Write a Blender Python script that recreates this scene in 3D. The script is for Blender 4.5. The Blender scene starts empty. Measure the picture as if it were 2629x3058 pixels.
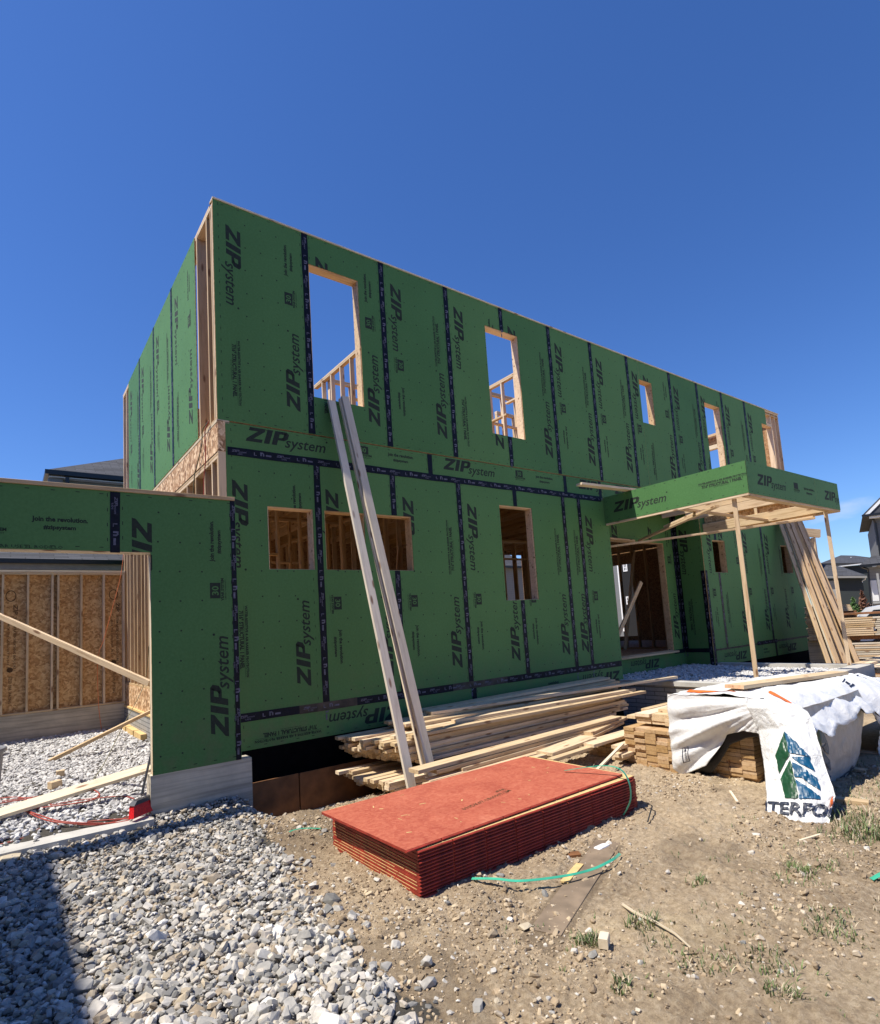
import bpy, bmesh, math, random
import numpy as np
from mathutils import Vector, Matrix, noise
random.seed(7); rng = np.random.default_rng(7)
SC = bpy.context.scene
COL = SC.collection

# ---------------------------------------------------------------- camera
def cam_axes(yaw, pitch, roll):
    cy, sy, cp, sp = math.cos(yaw), math.sin(yaw), math.cos(pitch), math.sin(pitch)
    f = Vector((sy*cp, cy*cp, sp)); r = Vector((cy, -sy, 0)); u = r.cross(f)
    cr, sr = math.cos(roll), math.sin(roll)
    return r*cr+u*sr, r*-sr+u*cr, f
R_, U_, F_ = cam_axes(math.radians(37.186), math.radians(6.084), math.radians(-3.665))
cd = bpy.data.cameras.new('camera'); cam = bpy.data.objects.new('camera', cd); COL.objects.link(cam)
M = Matrix.Identity(4)
for i in range(3):
    M[i][0] = R_[i]; M[i][1] = U_[i]; M[i][2] = -F_[i]
M[0][3], M[1][3], M[2][3] = -1.996, -6.853, 1.6
cam.matrix_world = M
cd.sensor_fit = 'HORIZONTAL'; cd.sensor_width = 36; cd.lens = 36*1722.33/2629
cd.shift_y = (1690.57-1529)/2629
cd.clip_start = 0.05; cd.clip_end = 3000
SC.camera = cam

# ---------------------------------------------------------------- sky, sun, exposure
SUN = Vector((-0.53, 0.153, 1.0)).normalized()
EL = math.asin(SUN.z); AZ = math.atan2(SUN.x, SUN.y)      # azimuth from +Y towards +X
W = bpy.data.worlds.new('World'); SC.world = W; W.use_nodes = True
nt = W.node_tree; nt.nodes.clear()
sky = nt.nodes.new('ShaderNodeTexSky'); sky.sky_type = 'NISHITA'; sky.sun_disc = False
sky.sun_elevation = EL; sky.sun_rotation = AZ
sky.altitude = 300; sky.air_density = 1.0; sky.dust_density = 0.3; sky.ozone_density = 3.0
hs = nt.nodes.new('ShaderNodeHueSaturation'); hs.inputs['Saturation'].default_value = 1.17
hs.inputs['Hue'].default_value = 0.503
gainc = nt.nodes.new('ShaderNodeMixRGB'); gainc.blend_type = 'MULTIPLY'; gainc.inputs[0].default_value = 1; gainc.inputs[2].default_value = (0.81, 0.975, 1.29, 1)
bgn = nt.nodes.new('ShaderNodeBackground'); bgn.inputs[1].default_value = 0.094
out = nt.nodes.new('ShaderNodeOutputWorld')
nt.links.new(sky.outputs[0], hs.inputs['Color'])
# thin wisp of cloud low on the right
tc = nt.nodes.new('ShaderNodeTexCoord')
def wmath(op, a, b=None):
    n = nt.nodes.new('ShaderNodeMath'); n.operation = op
    for i, v in enumerate((a, b)):
        if v is None: continue
        if isinstance(v, (int, float)): n.inputs[i].default_value = v
        else: nt.links.new(v, n.inputs[i])
    return n.outputs[0]
def dotc(v):
    n = nt.nodes.new('ShaderNodeVectorMath'); n.operation = 'DOT_PRODUCT'
    nt.links.new(tc.outputs['Generated'], n.inputs[0]); n.inputs[1].default_value = v
    return n.outputs['Value']
ca = math.radians(71.5)
cdir = Vector((math.sin(ca), math.cos(ca), 0)); crt = Vector((math.cos(ca), -math.sin(ca), 0))
front = dotc(cdir); side = dotc(crt); upv = dotc((0, 0, 1))
# local frame around the wisp: x along, y up (slightly rising to the right)
xx = wmath('DIVIDE', wmath('ADD', side, -0.005), 0.075)
yy = wmath('DIVIDE', wmath('SUBTRACT', wmath('ADD', upv, -0.128), wmath('MULTIPLY', side, 0.12)), 0.013)
rad = wmath('ADD', wmath('MULTIPLY', xx, xx), wmath('MULTIPLY', yy, yy))
nz = nt.nodes.new('ShaderNodeTexNoise'); nz.inputs['Scale'].default_value = 26; nz.inputs['Detail'].default_value = 5
mp = nt.nodes.new('ShaderNodeMapping'); mp.inputs['Scale'].default_value = (1, 1, 3)
nt.links.new(tc.outputs['Generated'], mp.inputs[0]); nt.links.new(mp.outputs[0], nz.inputs['Vector'])
msk = wmath('SUBTRACT', wmath('ADD', 1.0, wmath('MULTIPLY', wmath('SUBTRACT', nz.outputs['Fac'], 0.5), 2.6)), rad)
cl = nt.nodes.new('ShaderNodeClamp'); nt.links.new(wmath('MULTIPLY', msk, 0.5), cl.inputs[0])
fcl = wmath('MULTIPLY', cl.outputs[0], wmath('GREATER_THAN', front, 0.0))
mx = nt.nodes.new('ShaderNodeMixRGB'); mx.inputs[2].default_value = (6.2, 6.8, 8.2, 1)
nt.links.new(wmath('MULTIPLY', fcl, 0.6), mx.inputs[0]); nt.links.new(hs.outputs[0], gainc.inputs[1]); nt.links.new(gainc.outputs[0], mx.inputs[1])
nt.links.new(mx.outputs[0], bgn.inputs[0]); nt.links.new(bgn.outputs[0], out.inputs[0])

sd = bpy.data.lights.new('sun', 'SUN'); sd.energy = 5.0; sd.angle = math.radians(0.53); sd.color = (1.0, 0.94, 0.83)
so = bpy.data.objects.new('sun', sd); COL.objects.link(so)
so.rotation_euler = SUN.to_track_quat('Z', 'Y').to_euler(); so.location = (-20, 10, 40)
SC.view_settings.view_transform = 'Standard'; SC.view_settings.look = 'None'
SC.view_settings.exposure = 0.42; SC.view_settings.gamma = 1.0

# ---------------------------------------------------------------- materials
def newmat(name):
    m = bpy.data.materials.new(name); m.use_nodes = True
    n = m.node_tree; p = n.nodes['Principled BSDF']
    return m, n, p
def N(n, t, **kw):
    x = n.nodes.new(t)
    for k, v in kw.items():
        if k in x.inputs: x.inputs[k].default_value = v
        else: setattr(x, k, v)
    return x
def ramp(n, fac, stops):
    r = n.nodes.new('ShaderNodeValToRGB')
    e = r.color_ramp.elements
    while len(e) < len(stops): e.new(0.5)
    for k, (pos, c) in zip(e, stops):
        k.position = pos; k.color = (*c, 1) if len(c) == 3 else c
    n.links.new(fac, r.inputs[0]); return r.outputs[0]
def bump(n, p, h, strength, dist=0.01):
    b = N(n, 'ShaderNodeBump'); b.inputs['Strength'].default_value = strength; b.inputs['Distance'].default_value = dist
    n.links.new(h, b.inputs['Height']); n.links.new(b.outputs[0], p.inputs['Normal'])
def mixc(n, f, a, b, mode='MIX'):
    m = n.nodes.new('ShaderNodeMixRGB'); m.blend_type = mode
    for i, v in ((0, f), (1, a), (2, b)):
        if isinstance(v, (int, float)): m.inputs[i].default_value = v
        elif isinstance(v, tuple): m.inputs[i].default_value = (*v, 1)
        else: n.links.new(v, m.inputs[i])
    return m.outputs[0]
def coords(n, scale=(1, 1, 1), kind='Object', rnd=False):
    t = N(n, 'ShaderNodeTexCoord'); m = N(n, 'ShaderNodeMapping'); m.inputs['Scale'].default_value = scale
    n.links.new(t.outputs[kind], m.inputs[0])
    if rnd:
        oi = N(n, 'ShaderNodeObjectInfo')
        a = N(n, 'ShaderNodeVectorMath'); a.operation = 'ADD'
        s = N(n, 'ShaderNodeVectorMath'); s.operation = 'SCALE'; s.inputs['Scale'].default_value = 37.0
        cx = N(n, 'ShaderNodeCombineXYZ')
        for i in range(3): n.links.new(oi.outputs['Random'], cx.inputs[i])
        n.links.new(cx.outputs[0], s.inputs[0]); n.links.new(m.outputs[0], a.inputs[0]); n.links.new(s.outputs[0], a.inputs[1])
        return a.outputs[0], oi.outputs['Random']
    return m.outputs[0]

def m_plain(name, c, rough=0.7, var=0.12, scale=6, bmp=0.0, metal=0.0):
    m, n, p = newmat(name)
    v = coords(n)
    t = N(n, 'ShaderNodeTexNoise', Scale=scale, Detail=5.0); n.links.new(v, t.inputs['Vector'])
    lo = tuple(x*(1-var) for x in c); hi = tuple(min(1, x*(1+var)) for x in c)
    n.links.new(ramp(n, t.outputs['Fac'], [(0.3, lo), (0.7, hi)]), p.inputs['Base Color'])
    p.inputs['Roughness'].default_value = rough; p.inputs['Metallic'].default_value = metal
    if bmp: bump(n, p, t.outputs['Fac'], bmp)
    return m
def m_wood(name, light, dark, knots=True, grey=0.0):
    m, n, p = newmat(name)
    v, r = coords(n, (1.2, 16, 16), rnd=True)
    w = N(n, 'ShaderNodeTexNoise', Scale=1.6, Detail=6.0, Roughness=0.62, Distortion=0.4); n.links.new(v, w.inputs['Vector'])
    c = ramp(n, w.outputs['Fac'], [(0.28, dark), (0.5, light), (0.75, tuple(min(1, x*1.08) for x in light))])
    vb, _ = coords(n, (0.7, 2.2, 2.2), rnd=True)
    bl = N(n, 'ShaderNodeTexNoise', Scale=1.4, Detail=5.0, Roughness=0.65); n.links.new(vb, bl.inputs['Vector'])
    c = mixc(n, ramp(n, bl.outputs['Fac'], [(0.52, (0, 0, 0)), (0.75, (0.42, 0.42, 0.42))]), c, tuple(x*0.55 for x in dark))
    # tone of each board
    hv = N(n, 'ShaderNodeHueSaturation'); n.links.new(c, hv.inputs['Color'])
    mr = N(n, 'ShaderNodeMapRange'); n.links.new(r, mr.inputs[0]); mr.inputs[3].default_value = 0.80; mr.inputs[4].default_value = 1.10
    n.links.new(mr.outputs[0], hv.inputs['Value'])
    mr2 = N(n, 'ShaderNodeMapRange'); n.links.new(r, mr2.inputs[0]); mr2.inputs[3].default_value = 1.12; mr2.inputs[4].default_value = 0.85
    n.links.new(mr2.outputs[0], hv.inputs['Saturation'])
    c = hv.outputs[0]
    if knots:
        v2, _ = coords(n, (2.6, 9, 9), rnd=True)
        k = N(n, 'ShaderNodeTexVoronoi', Scale=1.0); n.links.new(v2, k.inputs['Vector'])
        kf = ramp(n, k.outputs['Distance'], [(0.0, (1, 1, 1)), (0.11, (0.8, 0.8, 0.8)), (0.19, (0, 0, 0))])
        c = mixc(n, kf, c, (0.20, 0.09, 0.04))
    if grey:
        v3, _ = coords(n, (0.8, 3, 3), rnd=True)
        g = N(n, 'ShaderNodeTexNoise', Scale=1.3, Detail=3.0); n.links.new(v3, g.inputs['Vector'])
        gf = ramp(n, g.outputs['Fac'], [(0.4, (0, 0, 0)), (0.75, (grey, grey, grey))])
        c = mixc(n, gf, c, (0.52, 0.48, 0.42))
    n.links.new(c, p.inputs['Base Color']); p.inputs['Roughness'].default_value = 0.72
    bump(n, p, w.outputs['Fac'], 0.25, 0.003)
    return m
def m_osb(name, a, b, c3, scale=1.0, rough=0.7):
    m, n, p = newmat(name)
    v = coords(n)
    d = N(n, 'ShaderNodeTexNoise', Scale=9*scale, Detail=3.0); n.links.new(v, d.inputs['Vector'])
    mm = N(n, 'ShaderNodeVectorMath'); mm.operation = 'ADD'
    s = N(n, 'ShaderNodeVectorMath'); s.operation = 'SCALE'; s.inputs['Scale'].default_value = 0.10
    n.links.new(d.outputs['Color'], s.inputs[0]); n.links.new(v, mm.inputs[0]); n.links.new(s.outputs[0], mm.inputs[1])
    v1 = N(n, 'ShaderNodeTexVoronoi', Scale=26*scale); n.links.new(mm.outputs[0], v1.inputs['Vector'])
    sp = N(n, 'ShaderNodeSeparateColor'); n.links.new(v1.outputs['Color'], sp.inputs[0])
    v2 = N(n, 'ShaderNodeTexNoise', Scale=30*scale, Detail=4.0); n.links.new(mm.outputs[0], v2.inputs['Vector'])
    f = N(n, 'ShaderNodeMath'); f.operation = 'MULTIPLY_ADD'; n.links.new(sp.outputs[0], f.inputs[0]); f.inputs[1].default_value = 0.55
    h = N(n, 'ShaderNodeMath'); h.operation = 'MULTIPLY'; n.links.new(v2.outputs['Fac'], h.inputs[0]); h.inputs[1].default_value = 0.6
    n.links.new(h.outputs[0], f.inputs[2])
    n.links.new(ramp(n, f.outputs[0], [(0.25, a), (0.55, b), (0.85, c3)]), p.inputs['Base Color'])
    p.inputs['Roughness'].default_value = rough
    bump(n, p, f.outputs[0], 0.35, 0.003)
    return m

WOOD = m_wood('spruce_lumber', (0.71, 0.545, 0.35), (0.50, 0.34, 0.19))
WOODF = m_wood('framing_lumber', (0.66, 0.48, 0.29), (0.44, 0.28, 0.145))
WOODW = m_wood('weathered_lumber', (0.66, 0.57, 0.44), (0.50, 0.41, 0.30), grey=0.7)
WOODB = m_wood('bundle_and_shaded_lumber', (0.52, 0.34, 0.17), (0.34, 0.19, 0.085))  # brown bundle boards; on indoor framing its darker tone is painted shade
WOODP = m_wood('pale_lumber', (0.72, 0.60, 0.42), (0.58, 0.45, 0.28), knots=True)
OSB = m_osb('osb', (0.34, 0.17, 0.06), (0.56, 0.32, 0.13), (0.74, 0.50, 0.25))
OSBI = m_osb('shaded_osb', (0.20, 0.095, 0.036), (0.34, 0.18, 0.075), (0.44, 0.27, 0.13))  # darker copy of the osb, interior shade put into its colour
OSBR = m_osb('rim_osb', (0.20, 0.095, 0.04), (0.50, 0.28, 0.13), (0.88, 0.64, 0.40), 0.8)
def m_green():
    m, n, p = newmat('green_sheathing')
    v = coords(n)
    a = N(n, 'ShaderNodeTexNoise', Scale=1.1, Detail=3.0); n.links.new(v, a.inputs['Vector'])
    b = N(n, 'ShaderNodeTexNoise', Scale=38.0, Detail=5.0, Roughness=0.65); n.links.new(v, b.inputs['Vector'])
    c = ramp(n, a.outputs['Fac'], [(0.3, (0.076, 0.190, 0.060)), (0.7, (0.092, 0.226, 0.074))])
    c = mixc(n, 0.35, c, ramp(n, b.outputs['Fac'], [(0.35, (0.066, 0.160, 0.050)), (0.7, (0.112, 0.250, 0.090))]))
    # pale scuffs
    v2 = coords(n, (3.0, 3.0, 0.9))
    s = N(n, 'ShaderNodeTexNoise', Scale=2.3, Detail=8.0, Roughness=0.7, Distortion=1.2); n.links.new(v2, s.inputs['Vector'])
    c = mixc(n, ramp(n, s.outputs['Fac'], [(0.66, (0, 0, 0)), (0.82, (0.35, 0.35, 0.35))]), c, (0.19, 0.35, 0.17))
    # fine scratches, dusty splash low on the wall, tone of each panel
    v3 = coords(n, (5.0, 5.0, 40.0)); s3 = N(n, 'ShaderNodeTexNoise', Scale=1.5, Detail=6.0, Roughness=0.75, Distortion=2.0); n.links.new(v3, s3.inputs['Vector'])
    c = mixc(n, ramp(n, s3.outputs['Fac'], [(0.70, (0, 0, 0)), (0.76, (0.30, 0.30, 0.30))]), c, (0.23, 0.36, 0.22))
    g = N(n, 'ShaderNodeNewGeometry'); gs = N(n, 'ShaderNodeSeparateXYZ'); n.links.new(g.outputs['Position'], gs.inputs[0])
    mz = N(n, 'ShaderNodeMapRange'); n.links.new(gs.outputs[2], mz.inputs[0]); mz.inputs[1].default_value = 0.3; mz.inputs[2].default_value = 1.3; mz.inputs[3].default_value = 0.5; mz.inputs[4].default_value = 0.0
    s4 = N(n, 'ShaderNodeTexNoise', Scale=5.0, Detail=8.0, Roughness=0.7); n.links.new(v, s4.inputs['Vector'])
    mm = N(n, 'ShaderNodeMath'); mm.operation = 'MULTIPLY'; n.links.new(mz.outputs[0], mm.inputs[0]); n.links.new(ramp(n, s4.outputs['Fac'], [(0.45, (0, 0, 0)), (0.7, (1, 1, 1))]), mm.inputs[1])
    c = mixc(n, mm.outputs[0], c, (0.17, 0.135, 0.085))
    oi = N(n, 'ShaderNodeObjectInfo'); hv = N(n, 'ShaderNodeHueSaturation'); n.links.new(c, hv.inputs['Color'])
    mr = N(n, 'ShaderNodeMapRange'); n.links.new(oi.outputs['Random'], mr.inputs[0]); mr.inputs[3].default_value = 0.90; mr.inputs[4].default_value = 1.10; n.links.new(mr.outputs[0], hv.inputs['Value'])
    mr = N(n, 'ShaderNodeMapRange'); n.links.new(oi.outputs['Random'], mr.inputs[0]); mr.inputs[3].default_value = 0.508; mr.inputs[4].default_value = 0.493; n.links.new(mr.outputs[0], hv.inputs['Hue'])
    c = hv.outputs[0]
    n.links.new(c, p.inputs['Base Color']); p.inputs['Roughness'].default_value = 0.62
    p.inputs['Specular IOR Level'].default_value = 0.25
    bump(n, p, b.outputs['Fac'], 0.12, 0.002)
    return m
GREEN = m_green()
INK = m_plain('black_ink', (0.014, 0.024, 0.016), 0.8, 0.3, 40)
INKO = m_plain('print_ink_on_osb', (0.10, 0.05, 0.02), 0.8, 0.3, 40)
TAPE = m_plain('seam_tape', (0.0045, 0.006, 0.015), 0.5, 0.5, 14, 0.8)
TAPE.node_tree.nodes['Principled BSDF'].inputs['Specular IOR Level'].default_value = 0.18
TAPEW = m_plain('seam_tape_print', (0.10, 0.10, 0.15), 0.6, 0.4, 30)
TAPED = m_plain('dusty_seam_tape', (0.040, 0.030, 0.024), 0.6, 0.9, 7, 0.5)
BLACKW = m_plain('black_waterproofing', (0.0025, 0.0025, 0.003), 0.9, 0.5, 8, 0.4)
BLACKW.node_tree.nodes['Principled BSDF'].inputs['Specular IOR Level'].default_value = 0.08
def m_concrete(name, c, lines=True, scale=1.0):
    m, n, p = newmat(name)
    v = coords(n)
    a = N(n, 'ShaderNodeTexNoise', Scale=3.0*scale, Detail=8.0, Roughness=0.65); n.links.new(v, a.inputs['Vector'])
    v2 = coords(n, (0.5, 0.5, 14))
    b = N(n, 'ShaderNodeTexNoise', Scale=1.6, Detail=4.0, Roughness=0.6); n.links.new(v2, b.inputs['Vector'])
    col = ramp(n, a.outputs['Fac'], [(0.3, tuple(x*0.78 for x in c)), (0.7, tuple(x*1.12 for x in c))])
    if lines: col = mixc(n, ramp(n, b.outputs['Fac'], [(0.36, (0.75, 0.75, 0.75)), (0.56, (0, 0, 0))]), col, tuple(x*0.5 for x in c))
    n.links.new(col, p.inputs['Base Color']); p.inputs['Roughness'].default_value = 0.85
    bump(n, p, b.outputs['Fac'] if lines else a.outputs['Fac'], 0.5, 0.01)
    return m
CONC = m_concrete('cast_concrete', (0.60, 0.53, 0.42))
CONCP = m_concrete('pale_concrete', (0.50, 0.48, 0.44), False)
def m_blocks():
    m, n, p = newmat('concrete_block')
    v = coords(n)
    sp = N(n, 'ShaderNodeSeparateXYZ'); n.links.new(v, sp.inputs[0])
    ad = N(n, 'ShaderNodeMath'); ad.operation = 'ADD'; n.links.new(sp.outputs[0], ad.inputs[0]); n.links.new(sp.outputs[1], ad.inputs[1])
    cb = N(n, 'ShaderNodeCombineXYZ'); n.links.new(ad.outputs[0], cb.inputs[0]); n.links.new(sp.outputs[2], cb.inputs[1])
    t = N(n, 'ShaderNodeTexBrick', Scale=1.0); t.inputs['Brick Width'].default_value = 0.4; t.inputs['Row Height'].default_value = 0.075
    t.inputs['Mortar Size'].default_value = 0.007; t.inputs['Color1'].default_value = (0.44, 0.43, 0.41, 1); t.inputs['Color2'].default_value = (0.35, 0.34, 0.33, 1)
    t.inputs['Mortar'].default_value = (0.14, 0.14, 0.14, 1)
    n.links.new(cb.outputs[0], t.inputs['Vector'])
    a = N(n, 'ShaderNodeTexNoise', Scale=24.0, Detail=6.0); n.links.new(v, a.inputs['Vector'])
    c = mixc(n, 0.35, t.outputs['Color'], a.outputs['Fac'], 'MULTIPLY')
    n.links.new(c, p.inputs['Base Color']); p.inputs['Roughness'].default_value = 0.9
    bump(n, p, t.outputs['Fac'], -0.9, 0.012)
    return m
BLOCKM = m_blocks()
def m_stone(name, stops, attr='tint'):
    m, n, p = newmat(name)
    at = N(n, 'ShaderNodeAttribute'); at.attribute_name = attr
    v = coords(n)
    a = N(n, 'ShaderNodeTexNoise', Scale=35.0, Detail=6.0); n.links.new(v, a.inputs['Vector'])
    c = ramp(n, at.outputs['Fac'], stops)
    c = mixc(n, 0.55, c, ramp(n, a.outputs['Fac'], [(0.3, (0.55, 0.55, 0.56)), (0.7, (1.12, 1.1, 1.08))]), 'MULTIPLY')
    n.links.new(c, p.inputs['Base Color']); p.inputs['Roughness'].default_value = 0.85
    bump(n, p, a.outputs['Fac'], 0.5, 0.006)
    return m
GRAVEL = m_stone('limestone_gravel', [(0.0, (0.17, 0.165, 0.155)), (0.3, (0.36, 0.345, 0.32)), (0.58, (0.56, 0.53, 0.48)), (0.72, (0.46, 0.39, 0.29)), (0.82, (0.33, 0.26, 0.18)), (1.0, (0.76, 0.735, 0.69))])
GRAVELW = m_stone('pale_gravel', [(0.0, (0.40, 0.40, 0.41)), (0.5, (0.60, 0.59, 0.58)), (1.0, (0.72, 0.71, 0.69))])
CLOD = m_stone('dirt_clods', [(0.0, (0.22, 0.160, 0.10)), (0.5, (0.40, 0.305, 0.20)), (0.88, (0.54, 0.43, 0.29)), (1.0, (0.58, 0.55, 0.50))])
def m_ground():
    m, n, p = newmat('dirt_ground')
    v = coords(n, kind='Object')
    a = N(n, 'ShaderNodeTexNoise', Scale=0.9, Detail=7.0, Roughness=0.62, Distortion=0.5); n.links.new(v, a.inputs['Vector'])
    b = N(n, 'ShaderNodeTexNoise', Scale=24.0, Detail=10.0, Roughness=0.8); n.links.new(v, b.inputs['Vector'])
    c = ramp(n, a.outputs['Fac'], [(0.32, (0.23, 0.165, 0.103)), (0.43, (0.42, 0.315, 0.205)), (0.56, (0.56, 0.43, 0.285)), (0.70, (0.72, 0.565, 0.345))])
    c = mixc(n, 0.55, c, ramp(n, b.outputs['Fac'], [(0.36, (0.16, 0.115, 0.075)), (0.5, (0.47, 0.36, 0.24)), (0.62, (0.74, 0.62, 0.45))]))
    w = N(n, 'ShaderNodeAttribute'); w.attribute_name = 'kind'      # 1 crushed stone, 0 dirt, 0.5 damp dirt
    c = mixc(n, ramp(n, w.outputs['Fac'], [(0.0, (0, 0, 0)), (0.5, (0, 0, 0)), (1.0, (1, 1, 1))]), c, (0.105, 0.095, 0.08))
    c = mixc(n, ramp(n, w.outputs['Fac'], [(0.0, (0, 0, 0)), (0.5, (0.62, 0.62, 0.62)), (1.0, (0, 0, 0))]), c, (0.19, 0.140, 0.093))
    n.links.new(c, p.inputs['Base Color']); p.inputs['Roughness'].default_value = 0.95
    p.inputs['Specular IOR Level'].default_value = 0.15
    bump(n, p, b.outputs['Fac'], 1.0, 0.035)
    return m
GROUND = m_ground()
def m_tarp(name='white_tarp', lo=(0.66, 0.66, 0.66), hi=(0.75, 0.75, 0.745), bs=0.3):
    m, n, p = newmat(name)
    v = coords(n)
    a = N(n, 'ShaderNodeTexNoise', Scale=7.0, Detail=7.0, Roughness=0.6, Distortion=1.0); n.links.new(v, a.inputs['Vector'])
    k = N(n, 'ShaderNodeTexVoronoi', Scale=9.0); k.feature = 'DISTANCE_TO_EDGE'
    d = N(n, 'ShaderNodeVectorMath'); d.operation = 'ADD'; n.links.new(v, d.inputs[0])
    s = N(n, 'ShaderNodeVectorMath'); s.operation = 'SCALE'; s.inputs['Scale'].default_value = 0.3; n.links.new(a.outputs['Color'], s.inputs[0]); n.links.new(s.outputs[0], d.inputs[1])
    n.links.new(d.outputs[0], k.inputs['Vector'])
    n.links.new(ramp(n, a.outputs['Fac'], [(0.3, lo), (0.6, hi)]), p.inputs['Base Color'])
    p.inputs['Roughness'].default_value = 0.38
    f = N(n, 'ShaderNodeMath'); f.operation = 'MULTIPLY_ADD'; n.links.new(k.outputs['Distance'], f.inputs[0]); f.inputs[1].default_value = 0.7; n.links.new(a.outputs['Fac'], f.inputs[2])
    bump(n, p, f.outputs[0], bs, 0.03)
    return m
TARP = m_tarp()
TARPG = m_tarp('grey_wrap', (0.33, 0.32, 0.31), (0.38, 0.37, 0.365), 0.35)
TARPC = m_tarp('crinkled_wrap', (0.56, 0.56, 0.56), (0.72, 0.72, 0.71), 0.55)
TARPIN = m_plain('black_tarp_lining', (0.012, 0.012, 0.014), 0.4, 0.3, 6, 0.5)
def m_red():
    m, n, p = newmat('red_panel_face')
    v = coords(n)
    a = N(n, 'ShaderNodeTexNoise', Scale=2.2, Detail=7.0, Roughness=0.7, Distortion=0.8); n.links.new(v, a.inputs['Vector'])
    b = N(n, 'ShaderNodeTexVoronoi', Scale=42.0); n.links.new(v, b.inputs['Vector'])
    c = ramp(n, a.outputs['Fac'], [(0.3, (0.33, 0.060, 0.034)), (0.55, (0.44, 0.105, 0.058)), (0.78, (0.52, 0.18, 0.11))])
    sp = N(n, 'ShaderNodeSeparateColor'); n.links.new(b.outputs['Color'], sp.inputs[0])
    c = mixc(n, 0.20, c, ramp(n, sp.outputs[0], [(0.0, (0.25, 0.04, 0.025)), (1.0, (0.68, 0.27, 0.16))]))
    d = N(n, 'ShaderNodeTexNoise', Scale=13.0, Detail=6.0, Roughness=0.7); n.links.new(v, d.inputs['Vector'])
    c = mixc(n, ramp(n, d.outputs['Fac'], [(0.68, (0, 0, 0)), (0.74, (0.5, 0.5, 0.5))]), c, (0.60, 0.36, 0.22))
    n.links.new(c, p.inputs['Base Color']); p.inputs['Roughness'].default_value = 0.6
    bump(n, p, sp.outputs[1], 0.25, 0.002)
    return m
REDF = m_red()
REDE = m_plain('red_edge_paint', (0.30, 0.032, 0.018), 0.55, 0.35, 12, 0.2)
YEL = m_plain('raw_panel_edge', (0.66, 0.46, 0.20), 0.7, 0.15, 20, 0.2)
ORANGE = m_plain('orange_tape', (0.85, 0.17, 0.03), 0.5)
STRAP = m_plain('green_strap', (0.05, 0.36, 0.23), 0.3, 0.2, 8)
CORDR = m_plain('red_cord', (0.36, 0.055, 0.035), 0.5)
CORDO = m_plain('orange_cord', (0.72, 0.20, 0.07), 0.5)
CORDG = m_plain('olive_cord', (0.16, 0.15, 0.08), 0.6)
def m_shingle(name, c):
    m, n, p = newmat(name)
    v = coords(n, kind='Generated', scale=(1, 1, 1)); v = coords(n)
    t = N(n, 'ShaderNodeTexBrick', Scale=1.0); t.inputs['Brick Width'].default_value = 0.55; t.inputs['Row Height'].default_value = 0.14
    t.inputs['Mortar Size'].default_value = 0.012; t.inputs['Color1'].default_value = (*c, 1); t.inputs['Color2'].default_value = (*[x*0.5 for x in c], 1)
    t.inputs['Mortar'].default_value = (*[x*0.3 for x in c], 1)
    n.links.new(v, t.inputs['Vector'])
    a = N(n, 'ShaderNodeTexNoise', Scale=30.0, Detail=4.0); n.links.new(v, a.inputs['Vector'])
    n.links.new(mixc(n, 0.5, t.outputs['Color'], ramp(n, a.outputs['Fac'], [(0.3, (0.5, 0.5, 0.5)), (0.7, (1.3, 1.3, 1.3))]), 'MULTIPLY'), p.inputs['Base Color'])
    p.inputs['Roughness'].default_value = 0.9
    bump(n, p, t.outputs['Fac'], -0.6, 0.01)
    return m
SHING = m_shingle('charcoal_shingles', (0.075, 0.077, 0.088))
def m_siding(name, c, h=0.15):
    m, n, p = newmat(name)
    v = coords(n)
    sp = N(n, 'ShaderNodeSeparateXYZ'); n.links.new(v, sp.inputs[0])
    d = N(n, 'ShaderNodeMath'); d.operation = 'DIVIDE'; n.links.new(sp.outputs[2], d.inputs[0]); d.inputs[1].default_value = h
    f = N(n, 'ShaderNodeMath'); f.operation = 'FRACT'; n.links.new(d.outputs[0], f.inputs[0])
    n.links.new(ramp(n, f.outputs[0], [(0.0, tuple(x*0.55 for x in c)), (0.1, c), (1.0, tuple(x*1.05 for x in c))]), p.inputs['Base Color'])
    p.inputs['Roughness'].default_value = 0.7
    bump(n, p, f.outputs[0], -0.6, 0.02)
    return m
SIDEG = m_siding('grey_siding', (0.25, 0.245, 0.235)); SIDED = m_siding('dark_siding', (0.022, 0.030, 0.032))
SIDEM = m_siding('mid_grey_siding', (0.16, 0.165, 0.17)); SIDEW = m_siding('white_siding', (0.62, 0.62, 0.63))
BRICKM = m_shingle('dark_brick', (0.022, 0.023, 0.028))
FASC = m_plain('black_gutter_paint', (0.010, 0.011, 0.014), 0.35)
WHITE = m_plain('white_trim_paint', (0.75, 0.75, 0.75), 0.5, 0.04)
GREYT = m_plain('grey_trim_paint', (0.30, 0.30, 0.29), 0.6)
GLASS = m_plain('dark_window_glass', (0.02, 0.025, 0.03), 0.08, 0.1)
CARW = m_plain('white_car_paint', (0.78, 0.78, 0.78), 0.2, 0.01)
RUBBER = m_plain('black_rubber', (0.015, 0.015, 0.015), 0.7)
BIN = m_plain('grey_bin_plastic', (0.20, 0.20, 0.21), 0.5, 0.05)
REDP = m_plain('red_plastic_bristle', (0.55, 0.008, 0.012), 0.4, 0.3, 60, 0.3)
DARKP = m_plain('dark_grey_plastic', (0.035, 0.035, 0.04), 0.45)
LOGG = m_plain('logo_green', (0.008, 0.055, 0.022), 0.4, 0.3, 9); LOGB = m_plain('logo_blue', (0.003, 0.068, 0.150), 0.4, 0.25, 9)
LOGL = m_plain('logo_light_green', (0.02, 0.10, 0.02), 0.4, 0.2, 9)
INKT = m_plain('tarp_ink', (0.018, 0.024, 0.045), 0.5, 0.3, 20)
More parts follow.
